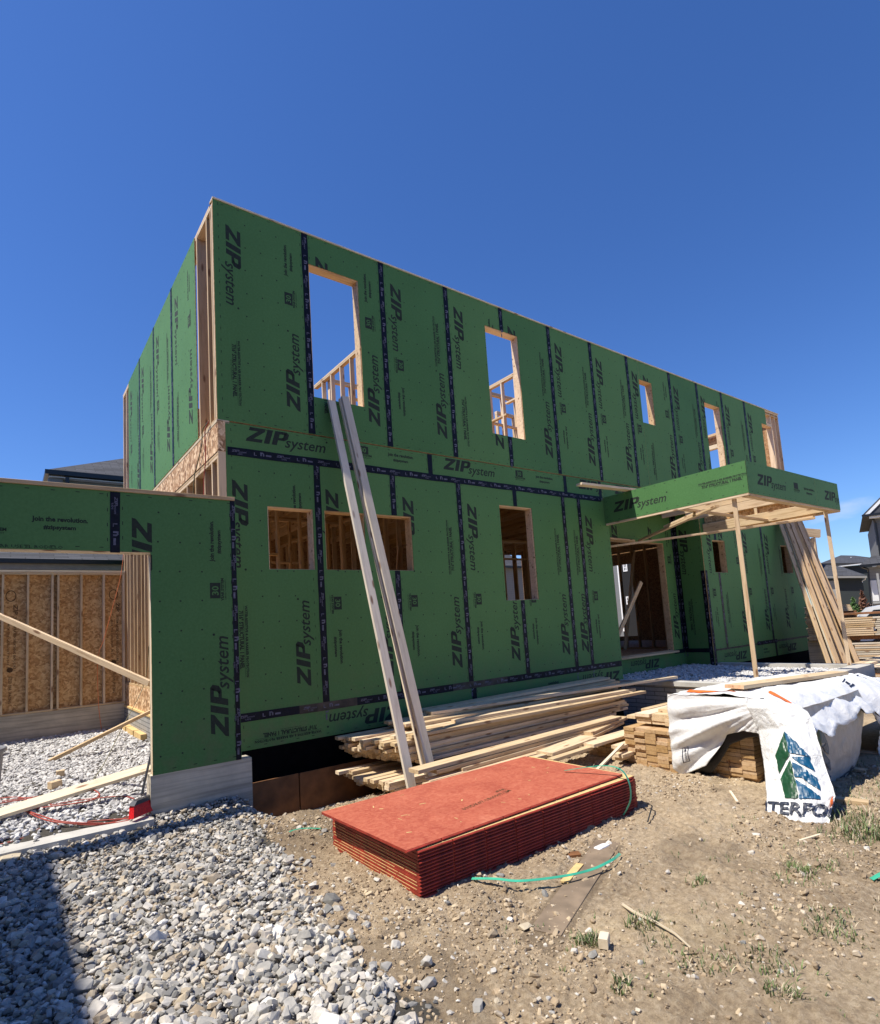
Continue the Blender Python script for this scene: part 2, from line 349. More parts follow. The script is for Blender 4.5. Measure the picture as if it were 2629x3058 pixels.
FORM = m_plain('brown_form_board', (0.20, 0.085, 0.030), 0.75, 0.4, 5, 0.3)
MUDB = m_plain('muddy_board', (0.21, 0.155, 0.105), 0.85, 0.3, 7, 0.5)
FOL = m_plain('leaf_green', (0.055, 0.11, 0.022), 0.6, 0.5, 12); FOLR = m_plain('leaf_russet', (0.15, 0.06, 0.03), 0.6, 0.5, 12)
GRASSM = m_plain('grass_blades', (0.105, 0.15, 0.045), 0.6, 0.5, 9)
STICKM = m_plain('dry_stick', (0.50, 0.42, 0.30), 0.8)

# ---------------------------------------------------------------- builders
class MB:
    def __init__(s): s.v = []; s.f = []; s.m = []; s.mats = []
    def mi(s, mat):
        if mat not in s.mats: s.mats.append(mat)
        return s.mats.index(mat)
    def face(s, pts, mat):
        b = len(s.v); s.v.extend([tuple(p) for p in pts]); s.f.append(tuple(range(b, b+len(pts)))); s.m.append(s.mi(mat))
    def add(s, vs, fs, mat):
        b = len(s.v); s.v.extend([tuple(p) for p in vs]); k = s.mi(mat)
        for f in fs: s.f.append(tuple(b+i for i in f)); s.m.append(k)
    def box(s, x0, x1, y0, y1, z0, z1, mat):
        if x0 > x1: x0, x1 = x1, x0
        if y0 > y1: y0, y1 = y1, y0
        if z0 > z1: z0, z1 = z1, z0
        v = [(x, y, z) for z in (z0, z1) for y in (y0, y1) for x in (x0, x1)]
        s.add(v, [(0, 2, 3, 1), (4, 5, 7, 6), (0, 1, 5, 4), (2, 6, 7, 3), (0, 4, 6, 2), (1, 3, 7, 5)], mat)
    def prism(s, base, top, mat):
        n = len(base); s.add(list(base)+list(top), [tuple(range(n))[::-1], tuple(range(n, 2*n))]+[(i, (i+1) % n, n+(i+1) % n, n+i) for i in range(n)], mat)
    def tube(s, pts, r, mat, k=6, close=False):
        pts = [Vector(p) for p in pts]; rings = []
        for i, p in enumerate(pts):
            t = (pts[min(i+1, len(pts)-1)]-pts[max(i-1, 0)]).normalized()
            a = t.cross(Vector((0, 0, 1)))
            if a.length < 1e-3: a = t.cross(Vector((1, 0, 0)))
            a.normalize(); b = t.cross(a); rr = r[i] if isinstance(r, (list, tuple)) else r
            rings.append([p+(a*math.cos(2*math.pi*j/k)+b*math.sin(2*math.pi*j/k))*rr for j in range(k)])
        v = [q for g in rings for q in g]
        f = [(i*k+j, i*k+(j+1) % k, (i+1)*k+(j+1) % k, (i+1)*k+j) for i in range(len(pts)-1) for j in range(k)]
        f += [tuple(range(k))[::-1], tuple(range((len(pts)-1)*k, len(pts)*k))]
        s.add(v, f, mat)
    def ribbon(s, pts, w, mat, th=0.0012, ups=None):
        pts = [Vector(p) for p in pts]; L = []
        for i, p in enumerate(pts):
            t = (pts[min(i+1, len(pts)-1)]-pts[max(i-1, 0)]).normalized()
            up = Vector(ups[i]) if ups else Vector((0, 0, 1))
            a = t.cross(up).normalized(); b = a.cross(t).normalized()
            L.append([p-a*w/2, p+a*w/2, p+a*w/2+b*th, p-a*w/2+b*th])
        v = [q for g in L for q in g]
        f = [(i*4+j, i*4+(j+1) % 4, (i+1)*4+(j+1) % 4, (i+1)*4+j) for i in range(len(pts)-1) for j in range(4)]
        f += [(3, 2, 1, 0), tuple(range(len(v)-4, len(v)))]
        s.add(v, f, mat)
    def build(s, name, parent=None, M=None, smooth=False):
        me = bpy.data.meshes.new(name)
        me.from_pydata(s.v, [], s.f)
        for m in s.mats: me.materials.append(m)
        me.polygons.foreach_set('material_index', s.m)
        if smooth: me.polygons.foreach_set('use_smooth', [True]*len(s.f))
        me.update()
        return link(name, me, parent, M)
WM = {}
def link(name, me, parent=None, M=None):
    o = bpy.data.objects.new(name, me); COL.objects.link(o)
    M = M.copy() if M is not None else Matrix.Identity(4)
    WM[o.name] = M
    if parent is not None:
        o.parent = parent; M = WM[parent.name].inverted() @ M
    o.matrix_local = M
    return o
def tag(o, label=None, cat=None, group=None, kind=None):
    if label: o['label'] = label
    if cat: o['category'] = cat
    if group: o['group'] = group
    if kind: o['kind'] = kind
    return o
def empty(name, loc, label=None, cat=None, group=None):
    o = link(name, None, None, Matrix.Translation(loc)); o.empty_display_size = 0.2
    return tag(o, label, cat, group)
BC = {}
def frame(a, b, up=(0, 0, 1)):
    a = Vector(a); b = Vector(b); x = (b-a).normalized(); up = Vector(up)
    if abs(x.dot(up)) > 0.99: up = Vector((0, 1, 0))
    y = up.cross(x).normalized(); z = x.cross(y)
    M = Matrix.Identity(4)
    for i in range(3): M[i][0] = x[i]; M[i][1] = y[i]; M[i][2] = z[i]; M[i][3] = a[i]
    return M, (b-a).length
def board(name, a, b, w, t, mat, parent=None, up=(0, 0, 1)):
    """timber from a to b (centre line), w wide across, t thick along up"""
    M, L = frame(a, b, up); key = (round(L, 2), round(w, 3), round(t, 3), mat.name)
    if key not in BC:
        m = MB(); c = min(w, t)*0.06
        L = key[0]
        prof = [(-w/2+c, -t/2), (w/2-c, -t/2), (w/2, -t/2+c), (w/2, t/2-c), (w/2-c, t/2), (-w/2+c, t/2), (-w/2, t/2-c), (-w/2, -t/2+c)]
        m.prism([(0, y, z) for y, z in prof], [(L, y, z) for y, z in prof], mat)
        me = bpy.data.meshes.new(name); me.from_pydata(m.v, [], m.f); me.materials.append(mat); me.update(); BC[key] = me
    return link(name, BC[key], parent, M)

# ---- lettering: glyph outlines filled once, then clipped and laid on a plane
GC = {}
def glyphs(txt, bold=0.0, shear=0.0, res=2):
    k = (txt, bold, shear)
    if k not in GC:
        c = bpy.data.curves.new('t', 'FONT'); c.body = txt; c.size = 1.0; c.offset = bold; c.shear = shear
        c.resolution_u = res; c.fill_mode = 'FRONT'; c.dimensions = '2D'
        o = bpy.data.objects.new('t', c); COL.objects.link(o)
        dg = bpy.context.evaluated_depsgraph_get(); me = o.evaluated_get(dg).to_mesh()
        me.calc_loop_triangles()
        V = [(v.co.x, v.co.y) for v in me.vertices]; T = [tuple(V[i] for i in t.vertices) for t in me.loop_triangles]
        o.evaluated_get(dg).to_mesh_clear(); bpy.data.objects.remove(o); bpy.data.curves.remove(c)
        xs = [p[0] for t in T for p in t]; ys = [p[1] for t in T for p in t]
        GC[k] = (T, min(xs), max(xs), min(ys), max(ys))
    return GC[k]
def fit(txt, w, h=None, bold=0.0, shear=0.0, x=0.0, y=0.0, res=2, cap=None):
    """polygons of txt scaled to width w (and height h of the bounding box) with its lower left at x, y"""
    T, x0, x1, y0, y1 = glyphs(txt, bold, shear, res)
    sx = w/(x1-x0); sy = sx if h is None else h/(y1-y0)
    return [[(x+(px-x0)*sx, y+(py-y0)*sy) for px, py in t] for t in T]
def logo():
    """heavy slanted ZIP, light slanted system; unit = total length 1.12, cap height .185"""
    P = []; sh = 0.30; H = 0.185
    def q(pts, ox, w): P.append([(ox+px*w+py*H*sh, py*H) for px, py in pts])
    zw = 0.20
    q([(0.0, .765), (0.0, 1), (1.0, 1), (1.0, .80), (.56, .765)], 0.0, zw)
    q([(0.56, .765), (1.0, .80), (.44, .235), (0.0, .20)], 0.0, zw)
    q([(0.0, 0.0), (0.0, .20), (.44, .235), (1.0, .235), (1.0, 0.0)], 0.0, zw)
    q([(0, 0), (0, 1), (1, 1), (1, 0)], 0.225, 0.072)
    pw = 0.19; ox = 0.325
    q([(0, 0), (0, 1), (.36, 1), (.36, 0)], ox, pw); q([(.36, 1), (.80, 1), (.78, .80), (.36, .80)], ox, pw)
    q([(.80, 1), (1.0, .86), (.68, .70), (.66, .80)], ox, pw); q([(1.0, .86), (1.0, .52), (.66, .55), (.66, .74)], ox, pw)
    q([(1.0, .52), (.80, .36), (.55, .52), (.66, .60)], ox, pw); q([(.80, .36), (.36, .36), (.36, .54), (.66, .55)], ox, pw)
    P += fit('system', 0.57, 0.165, 0.012, 0.28, 0.50, -0.062)
    P += [[(1.09+0.014*math.cos(a), 0.135+0.014*math.sin(a)) for a in [i*math.pi/4 for i in range(8)]]]
    return P
LOGO = None
def box30():
    b = [[(0, 0.055), (0.17, 0.055), (0.17, 0.075), (0, 0.075)], [(0, .145), (.17, .145), (.17, .165), (0, .165)],
         [(0, .075), (.035, .075), (.035, .145), (0, .145)], [(.135, .075), (.17, .075), (.17, .145), (.135, .145)], [(.035, .075), (.135, .075), (.135, .145), (.035, .145)]]
    b = [[(0.03+px, py) for px, py in q] for q in b]
    return b+fit('YEAR SYSTEM', 0.25, 0.032, 0.045, 0, 0, 0.018)+fit('LIMITED WARRANTY', 0.22, 0.014, 0.01, 0, 0.015, -0.006, 1)
def knock30(): return fit('30', 0.10, 0.072, 0.02, 0, 0.065, 0.074)
def joinp(): return fit('Join the revolution.', 0.45, 0.062, 0.042, 0, 0, 0.06)+fit('#zipsystem', 0.26, 0.052, 0.042, 0, 0.09, -0.012)
def structp():
    return fit('WATER-RESISTIVE & AIR BARRIER PROTECTION', 0.84, 0.034, 0.045, 0, 0, 0.09, 1)+fit('7/16" STRUCTURAL 1 PANEL', 0.68, 0.056, 0.05, 0, 0.06, 0.018)+[[(0, .078), (.84, .078), (.84, .081), (0, .081)]]+fit('EXPOSURE 1 SHEATHING SPAN 24/16', 0.26, 0.012, 0.01, 0, 0.27, 0, 1)

def clip_half(poly, ax, val, keep_less):
    o = []; n = len(poly)
    for i in range(n):
        a, b = poly[i], poly[(i+1) % n]
        ia = (a[ax] <= val) if keep_less else (a[ax] >= val); ib = (b[ax] <= val) if keep_less else (b[ax] >= val)
        if ia: o.append(a)
        if ia != ib:
            t = (val-a[ax])/(b[ax]-a[ax]); o.append((a[0]+(b[0]-a[0])*t, a[1]+(b[1]-a[1])*t))
    return o if len(o) > 2 else []
def clip_rect(poly, x0, x1, z0, z1):
    for ax, v, k in ((0, x0, False), (0, x1, True), (1, z0, False), (1, z1, True)):
        poly = clip_half(poly, ax, v, k)
        if not poly: return []
    return poly
def minus_rect(polys, h):
    x0, x1, z0, z1 = h; out = []
    for p in polys:
        xs = [q[0] for q in p]; zs = [q[1] for q in p]
        if max(xs) <= x0 or min(xs) >= x1 or max(zs) <= z0 or min(zs) >= z1: out.append(p); continue
        for q in (clip_half(p, 0, x0, True), clip_half(p, 0, x1, False)):
            if q: out.append(q)
        m = clip_half(clip_half(p, 0, x0, False) or [], 0, x1, True) if clip_half(p, 0, x0, False) else []
        if m:
            for q in (clip_half(m, 1, z0, True), clip_half(m, 1, z1, False)):
                if q: out.append(q)
    return out
def place(polys, ox, oy, ang=0, s=1.0):
    c, sn = math.cos(math.radians(ang)), math.sin(math.radians(ang))
    return [[(ox+(x*c-y*sn)*s, oy+(x*sn+y*c)*s) for x, y in p] for p in polys]
LOGO = logo()

class Plane:
    """wall plane: origin, u axis (reading direction), v up, n outward"""
    def __init__(s, o, u, n): s.o = Vector(o); s.u = Vector(u); s.n = Vector(n); s.w = Vector((0, 0, 1))
    def p(s, u, v, d=0): return s.o+s.u*u+s.w*v+s.n*d
def sheet(pl, x0, x1, z0, z1, holes, mat, th=0.011, prints=(), ink=INK, name='sheathing_panel', parent=None, nails=True, dashes=True, back=None):
    """panel with real openings, printed marks and nail heads; face lies on the plane, back th behind"""
    m = MB()
    H = [h for h in holes if h[0] < x1 and h[1] > x0 and h[2] < z1 and h[3] > z0]
    xs = sorted({x0, x1} | {min(max(v, x0), x1) for h in H for v in h[:2]}); zs = sorted({z0, z1} | {min(max(v, z0), z1) for h in H for v in h[2:]})
    def solid(i, j):
        if i < 0 or j < 0 or i >= len(xs)-1 or j >= len(zs)-1: return False
        cx, cz = (xs[i]+xs[i+1])/2, (zs[j]+zs[j+1])/2
        return not any(h[0] < cx < h[1] and h[2] < cz < h[3] for h in H)
    bk = back or mat
    for i in range(len(xs)-1):
        for j in range(len(zs)-1):
            if not solid(i, j): continue
            a, b, c, d = xs[i], xs[i+1], zs[j], zs[j+1]
            P = pl.p
            m.face([P(a, c), P(b, c), P(b, d), P(a, d)], mat)
            m.face([P(a, d, -th), P(b, d, -th), P(b, c, -th), P(a, c, -th)], bk)
            if not solid(i-1, j): m.face([P(a, c), P(a, d), P(a, d, -th), P(a, c, -th)], bk)
            if not solid(i+1, j): m.face([P(b, d), P(b, c), P(b, c, -th), P(b, d, -th)], bk)
            if not solid(i, j-1): m.face([P(b, c), P(a, c), P(a, c, -th), P(b, c, -th)], bk)
            if not solid(i, j+1): m.face([P(a, d), P(b, d), P(b, d, -th), P(a, d, -th)], bk)
    KN = [q for pr in prints if pr and pr[0] == 'K' for q in pr[1]]; prints = [pr for pr in prints if not (pr and pr[0] == 'K')]
    polys = [q for pr in prints for q in pr]
    if nails:
        zz = z0+0.17
        while zz < z1-0.1:
            for fx in (0.325, 0.49, 0.665):
                cx = x0+1.22*fx+random.uniform(-.008, .008)
                if cx < x1-0.05: polys.append([(cx+0.010*math.cos(a), zz+0.010*math.sin(a)) for a in [k*math.pi/3 for k in range(6)]])
            zz += 0.31
    if dashes:
        xx = x0+0.1
        while xx < x1-0.05:
            for zz in (z0+0.035, z1-0.035): polys.append([(xx, zz), (xx+.035, zz), (xx+.035, zz+.007), (xx, zz+.007)])
            xx += 0.2
        zz = z0+0.1
        while zz < z1-0.05:
            for xx in (x0+0.062, x1-0.068): polys.append([(xx, zz), (xx+.007, zz), (xx+.007, zz+.035), (xx, zz+.035)])
            zz += 0.15
    polys = [c for q in polys for c in [clip_rect(q, x0+.002, x1-.002, z0+.002, z1-.002)] if c]
    for h in H: polys = minus_rect(polys, h)
    for q in polys: m.face([pl.p(x, z, 0.0012) for x, z in q], ink)
    KN = [c for q in KN for c in [clip_rect(q, x0+.002, x1-.002, z0+.002, z1-.002)] if c]
    for h in H: KN = minus_rect(KN, h)
    for q in KN: m.face([pl.p(x, z, 0.0020) for x, z in q], mat)
    return m.build(name, parent)
def prints_for(kind, x0, zb, zt):
    """marks of a 4-foot panel standing on end, in wall coordinates"""
    def cw(polys, u, z): return place(polys, x0+u, z, -90)
    def ccw(polys, u, z): return place(polys, x0+u, z, 90)
    L = LOGO
    r = [cw(L, .155, zt-.28), ccw(L, 1.07, zb+.28)]
    if kind == 'A': r += [ccw(joinp(), 1.03, zt-.72), ccw(box30(), 1.07, zt-1.15), ('K', ccw(knock30(), 1.07, zt-1.15)), cw(structp(), .175, zt-1.80)]
    else: r += [cw(joinp(), .19, zb+.96), cw(box30(), .155, zb+1.42), ('K', cw(knock30(), .155, zb+1.42)), ccw(structp(), 1.05, zt-1.42)]
    return r
def tape(pl, a, b, w=0.092, mat=TAPE, parent=None, text=True, name='seam_tape', off=0.0035):
    """flashing tape from a to b on the plane, slightly wavy, its print repeated along it"""
    m = MB(); (ax, az), (bx, bz) = a, b; L = math.hypot(bx-ax, bz-az); dx, dz = (bx-ax)/L, (bz-az)/L; nx, nz_ = -dz, dx
    k = max(2, int(L/0.22)); pts = []
    for i in range(k+1):
        t = L*i/k; j1, j2 = random.uniform(-.004, .004), random.uniform(-.004, .004)
        pts.append(((ax+dx*t+nx*(w/2+j1), az+dz*t+nz_*(w/2+j1)), (ax+dx*t-nx*(w/2+j2), az+dz*t-nz_*(w/2+j2))))
    for i in range(k):
        (p, q), (r, s) = pts[i], pts[i+1]
        m.face([pl.p(*p, off), pl.p(*q, off), pl.p(*s, off), pl.p(*r, off)], mat)
        if random.random() < .35:      # small lifted wrinkle across the tape
            c = ((p[0]+q[0]+r[0]+s[0])/4, (p[1]+q[1]+r[1]+s[1])/4); e = w*random.uniform(.25, .48); hh = random.uniform(.004, .012)
            m.face([pl.p(c[0]-nx*e-dx*hh, c[1]-nz_*e-dz*hh, off+.0003), pl.p(c[0]-nx*e*.6+dx*hh, c[1]-nz_*e*.6+dz*hh, off+.004), pl.p(c[0]+nx*e+dx*hh*.4, c[1]+nz_*e+dz*hh*.4, off+.0003)], mat)
    if text:
        t = 0.05; ang = math.degrees(math.atan2(dz, dx))
        while t < L-0.3:
            for polys, ox in ((place(LOGO, 0, 0, 0, 0.165), 0), (fit('TAPE', .07, .018, .02, 0, 0.06, -.028, 1), 0), (fit('L', .035, .04, .02, 0, 0.27, -.014, 1), 0), (fit('n', .05, .05, .04, 0, 0.35, -.012, 1), 0), ([[(.42, -.01), (.49, -.01), (.49, .012), (.42, .012)]], 0)):
                for q in place(polys, ax+dx*t+nx*-.006, az+dz*t+nz_*-.006, ang):
                    m.face([pl.p(x, z, off+.0012) for x, z in q], TAPEW)
            t += 0.56
    return m.build(name, parent)

# ================================================================ ground
def vnoise(x, y, s, seed):
    """smooth value noise on numpy arrays"""
    r = np.random.default_rng(seed); T = r.random((256, 256))
    X = x*s+1000.3; Y = y*s+1000.7; xi = np.floor(X).astype(int); yi = np.floor(Y).astype(int); fx = X-xi; fy = Y-yi
    fx = fx*fx*(3-2*fx); fy = fy*fy*(3-2*fy); g = lambda a, b: T[a % 256, b % 256]
    return (g(xi, yi)*(1-fx)+g(xi+1, yi)*fx)*(1-fy)+(g(xi, yi+1)*(1-fx)+g(xi+1, yi+1)*fx)*fy-0.5
def sstep(a, b, x):
    t = np.clip((x-a)/(b-a), 0, 1); return t*t*(3-2*t)
def gravel_edge(y):
    return np.interp(y, [-9, -4.5, -3.9, -3.1, -2.4, -1.4, -0.9, -0.4], [-0.45, -0.47, -0.50, -0.47, -0.25, -0.12, -0.02, 0.1])
def base_h(x, y):
    x = np.asarray(x, float); y = np.asarray(y, float)
    front = -0.18+0.05*vnoise(x, y, 0.5, 3)
    grav = np.interp(y, [-9, -4, -1.2, -0.6, -0.3, 9], [-0.17, -0.17, -0.14, -0.10, -0.02, 0.0])
    k = sstep(-0.15, 0.25, x-gravel_edge(y))
    h = grav*(1-k)+front*k
    tr = sstep(-1.15, -0.35, y)*sstep(0.0, 0.35, x)*sstep(17.5, 16.5, x)
    h = h*(1-tr)+(-0.44)*tr
    inside = sstep(-0.3, -0.2, y)*sstep(0.1, 0.0, x)*sstep(-6.5, -6, x)
    h = h*(1-inside)+0.0*inside
    return h
def fine_h(x, y):
    h = base_h(x, y)
    d = sstep(-0.1, 0.2, x-gravel_edge(y))*sstep(-0.2, -0.5, y)
    flat = sstep(0.14, 0.22, np.abs((x-0.5)*0.395-(y+4.34)*0.919))+sstep(0.3, 0.1, x)+sstep(1.7, 1.9, x)      # smooth muddy board print
    flat = np.clip(flat, 0, 1)
    rough = 0.040*vnoise(x, y, 3.1, 11)+0.040*vnoise(x, y, 8, 12)+0.036*np.abs(vnoise(x, y, 19, 13))+0.026*np.abs(vnoise(x, y, 41, 14))+0.012*vnoise(x, y, 70, 17)
    rut = -0.03*np.exp(-((x*0.55+y*0.83+4.05)/0.10)**2)*sstep(1.6, 2.4, x)
    damp = vnoise(x, y, 1.4, 15)
    smooth = 1-0.72*sstep(-5.20, -5.42, y+0.04*x)*sstep(0.7, 1.2, x)
    rough = rough*smooth-0.012*(1-smooth)*np.abs(np.sin((y*0.96+x*0.28)*16))
    return h+d*(rough*(0.65+0.9*np.clip(damp+0.2, 0, 1))*flat+rut)+(1-d)*0.02*vnoise(x, y, 9, 16)
gx = np.concatenate([-np.geomspace(1500, 3, 26), np.arange(-2.7, 5.6, 0.016), np.geomspace(5.8, 1500, 46)])
gy = np.concatenate([-np.geomspace(1500, 7, 22), np.arange(-6.7, -0.3, 0.016), np.arange(-0.28, 0.3, 0.06), np.geomspace(0.4, 1500, 46)])
GX, GY = np.meshgrid(gx, gy, indexing='ij')
near = (GX > -2.8) & (GX < 5.7) & (GY < 0.4) & (GY > -6.8)
GZ = np.where(near, fine_h(GX, GY), base_h(GX, GY))
me = bpy.data.meshes.new('ground')
nx_, ny_ = len(gx), len(gy)
V = np.stack([GX, GY, GZ], -1).reshape(-1, 3)
i = np.arange(nx_-1)[:, None]*ny_+np.arange(ny_-1)[None, :]
Fq = np.stack([i, i+ny_, i+ny_+1, i+1], -1).reshape(-1, 4)
me.vertices.add(len(V)); me.vertices.foreach_set('co', V.ravel())
me.loops.add(Fq.size); me.loops.foreach_set('vertex_index', Fq.ravel())
me.polygons.add(len(Fq)); me.polygons.foreach_set('loop_start', np.arange(0, Fq.size, 4)); me.polygons.foreach_set('loop_total', np.full(len(Fq), 4))
me.update(); me.validate()
at = me.attributes.new('kind', 'FLOAT', 'POINT')
xf, yf = V[:, 0], V[:, 1]
kg = np.clip(sstep(0.12, -0.12, xf-gravel_edge(yf)+0.35*vnoise(xf, yf, 4, 21)), 0, 1)
kg = np.where(xf < -30, 0, kg); kg = np.where(yf > 8, 0, kg)
damp = 0.5*sstep(0.10, 0.26, vnoise(xf, yf, 1.3, 22)+0.3*vnoise(xf, yf, 5, 23))*sstep(-6.5, -3.0, yf+0*xf)
plank_print = (np.abs((xf-0.5)*0.395-(yf+4.34)*0.919) < 0.13) & (xf > 0.35) & (xf < 1.85) & (yf < -3)
damp = np.maximum(damp, 0.5*sstep(0.75, 0.15, np.hypot(xf+0.05, (yf+1.75)*0.8)))*sstep(-5.5, -5.2, yf)
kk = np.where(kg > 0.5, 1.0, np.clip(damp, 0, 0.5)); kk = np.where(plank_print, 0.5, kk)
at.data.foreach_set('value', kk.astype(np.float32))
me.materials.append(GROUND)
me.polygons.foreach_set('use_smooth', [True]*len(me.polygons))
ground = link('ground', me); tag(ground, kind='structure')

# ---- loose stone: angular hulls scattered, all in one mesh per kind of cover
def rock_variants(n, npts=22, flat=0.60):
    out = []
    for k in range(n):
        bm = bmesh.new()
        for _ in range(npts):
            d = Vector((random.gauss(0, 1), random.gauss(0, 1), random.gauss(0, 1))).normalized()
            e = 0.62; sq = lambda q: math.copysign(abs(q)**e, q); bm.verts.new((sq(d.x)*random.uniform(.80, 1.12), sq(d.y)*random.uniform(.62, .86), sq(d.z)*flat*random.uniform(.75, 1.0)))
        r = bmesh.ops.convex_hull(bm, input=bm.verts)
        bmesh.ops.delete(bm, geom=[g for g in r['geom_interior'] if isinstance(g, bmesh.types.BMVert)], context='VERTS')
        bmesh.ops.triangulate(bm, faces=bm.faces)
        bm.verts.index_update()
        out.append((np.array([v.co[:] for v in bm.verts]), np.array([[v.index for v in f.verts] for f in bm.faces]))); bm.free()
    return out
ROCKS = rock_variants(28)
def scatter(name, P, size, mat, label=None, parent=None, tilt=0.42):
    Vs, Fs, Ts, off = [], [], [], 0
    for (x, y, z), s in zip(P, size):
        v, f = ROCKS[int(rng.integers(len(ROCKS)))]
        a = rng.uniform(0, 6.28); tx, ty = rng.normal(0, tilt, 2)
        Rm = np.array(Matrix.Rotation(a, 3, 'Z') @ Matrix.Rotation(tx, 3, 'X') @ Matrix.Rotation(ty, 3, 'Y'))
        q = (v*s*rng.uniform(.8, 1.2, 3)) @ Rm.T+np.array([x, y, z])
        Vs.append(q); Fs.append(f+off); Ts.append(np.full(len(q), rng.random(), np.float32)); off += len(q)
    Vs = np.concatenate(Vs); Fs = np.concatenate(Fs); Ts = np.concatenate(Ts)
    me = bpy.data.meshes.new(name); me.vertices.add(len(Vs)); me.vertices.foreach_set('co', Vs.ravel())
    me.loops.add(Fs.size); me.loops.foreach_set('vertex_index', Fs.ravel()); me.polygons.add(len(Fs))
    me.polygons.foreach_set('loop_start', np.arange(0, Fs.size, 3)); me.polygons.foreach_set('loop_total', np.full(len(Fs), 3))
    me.update(); a = me.attributes.new('tint', 'FLOAT', 'POINT'); a.data.foreach_set('value', Ts)
    me.polygons.foreach_set('use_smooth', [False]*len(me.polygons)); me.materials.append(mat); o = link(name, me, parent); o['kind'] = 'stuff'
    if label: o['label'] = label
    return o
def pts_in(x0, x1, y0, y1, n): return rng.uniform(x0, x1, n), rng.uniform(y0, y1, n)
# crushed stone in front of the garage
x, y = pts_in(-3.2, 0.4, -6.6, -0.42, 52000)
edge = gravel_edge(y)+0.34*vnoise(x, y, 2.2, 31)+0.25*vnoise(x, y, 7, 32)
keep = (x < edge+rng.exponential(0.07, len(x))) & ~((x > -5.6) & (x < -0.85) & (y > -0.57+0.10*vnoise(x, y, 4, 77)) & (rng.random(len(x)) < 0.90))
x, y = x[keep], y[keep]
s = np.clip(rng.lognormal(math.log(0.0165), 0.44, len(x)), 0.007, 0.056)*np.interp(y, [-5, -1, 0], [1.25, 0.92, 0.8])
z = base_h(x, y)+rng.uniform(-0.016, 0.032, len(x))
scatter('crushed_stone', np.stack([x, y, z], 1), s, GRAVEL, 'grey and buff crushed stone spread in front of the garage opening')
x, y = pts_in(-3.0, -0.05, -0.36, 6.7, 17000)
kp = (y > -0.28) | (rng.random(len(x)) < .5); x, y = x[kp], y[kp]; s = np.clip(rng.lognormal(math.log(0.021), 0.3, len(x)), 0.012, 0.05)*1.05
z = base_h(x, y)+rng.uniform(-0.012, 0.02, len(x))
scatter('garage_gravel', np.stack([x, y, z], 1), s, GRAVELW, 'sunlit pale gravel covering the garage floor')
# stray stones and clods on the dirt
x, y = pts_in(-0.5, 5.5, -6.4, -0.5, 1500); kp = rng.random(len(x)) < np.exp(-(x-gravel_edge(y))/0.9); x, y = x[kp], y[kp]
s = np.clip(rng.lognormal(math.log(0.014), 0.5, len(x)), 0.006, 0.05)
scatter('stray_stones', np.stack([x, y, fine_h(x, y)+s*0.2], 1), s, GRAVEL, 'single grey stones strewn over the dirt')
x, y = pts_in(-0.5, 5.6, -6.4, -0.3, 60000); kp = (x > gravel_edge(y)) & (rng.random(len(x)) < np.clip(0.45+2.2*vnoise(x, y, 1.7, 41), 0.05, 1)); x, y = x[kp], y[kp]
s = np.clip(rng.lognormal(math.log(0.0070), 0.55, len(x)), 0.003, 0.030)
scatter('dirt_clods', np.stack([x, y, fine_h(x, y)+s*0.15], 1), s, CLOD, 'crumbs and clods of dry brown soil')

# ================================================================ the unfinished house
house = empty('house_under_construction', (0, 0, 0), 'two-storey wood-framed house under construction, wrapped in green sheathing panels with dark seam tape', 'house')
ZT, ZU, ZR, ZB, ZL = 7.11, 4.248, 3.877, 0.70, 0.335
FR = Plane((0, 0, 0), (1, 0, 0), (0, -1, 0))
UH = [(1.266, 2.035, 4.78, 6.68), (4.49, 5.26, 4.78, 6.685), (8.945, 9.415, 5.72, 6.69), (11.655, 12.39, 4.78, 6.685), (14.70, 15.2, 4.78, 6.66)]
LH = [(.58, 1.183, 2.443, 3.232), (1.348, 1.945, 2.443, 3.232), (2.132, 2.725, 2.443, 3.235), (4.51, 5.27, 1.97, 3.555), (11.27, 11.85, 2.473, 3.245), (14.9, 15.5, 2.478, 3.245)]
up = [(0, 1.22, 'A'), (1.22, 2.44, 'A'), (2.44, 3.66, 'B'), (3.66, 4.88, 'A'), (4.88, 6.10, 'B'), (6.10, 7.32, 'B'), (7.32, 8.54, 'B'), (8.54, 8.957, 'B'),
      (8.957, 10.155, 'A'), (10.155, 11.35, 'B'), (11.35, 12.54, 'A'), (12.54, 13.76, 'B'), (13.76, 15.0, 'B')]
for a, b, k in up: sheet(FR, a+.0015, b-.0015, ZU+.004, ZT, UH, GREEN, prints=prints_for(k, a, ZU, ZT), parent=house, back=OSB)
lo = [(.09, 1.22, 'A', 0), (1.22, 2.44, 'B', 1.22), (2.44, 3.66, 'B', 2.44), (3.66, 4.88, 'B', 3.66), (4.88, 6.10, 'B', 4.88), (6.10, 6.54, 'B', 5.40), (6.54, 7.40, 'B', 6.54),
      (10.8, 11.43, 'B', 10.87), (11.43, 12.62, 'A', 11.43), (12.62, 13.82, 'B', 12.62), (13.82, 15.05, 'B', 13.82), (15.05, 16.05, 'B', 15.05)]
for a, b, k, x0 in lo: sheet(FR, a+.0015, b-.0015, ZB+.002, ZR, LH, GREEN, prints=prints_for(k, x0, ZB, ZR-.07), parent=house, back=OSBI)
def rimprints(x): return [place(LOGO, x+.19, ZR+.155, 0), place(box30(), x+1.72, ZR+.155, 0), ('K', place(knock30(), x+1.72, ZR+.155, 0)), place(joinp(), x+2.24, ZR+.165, 0)]
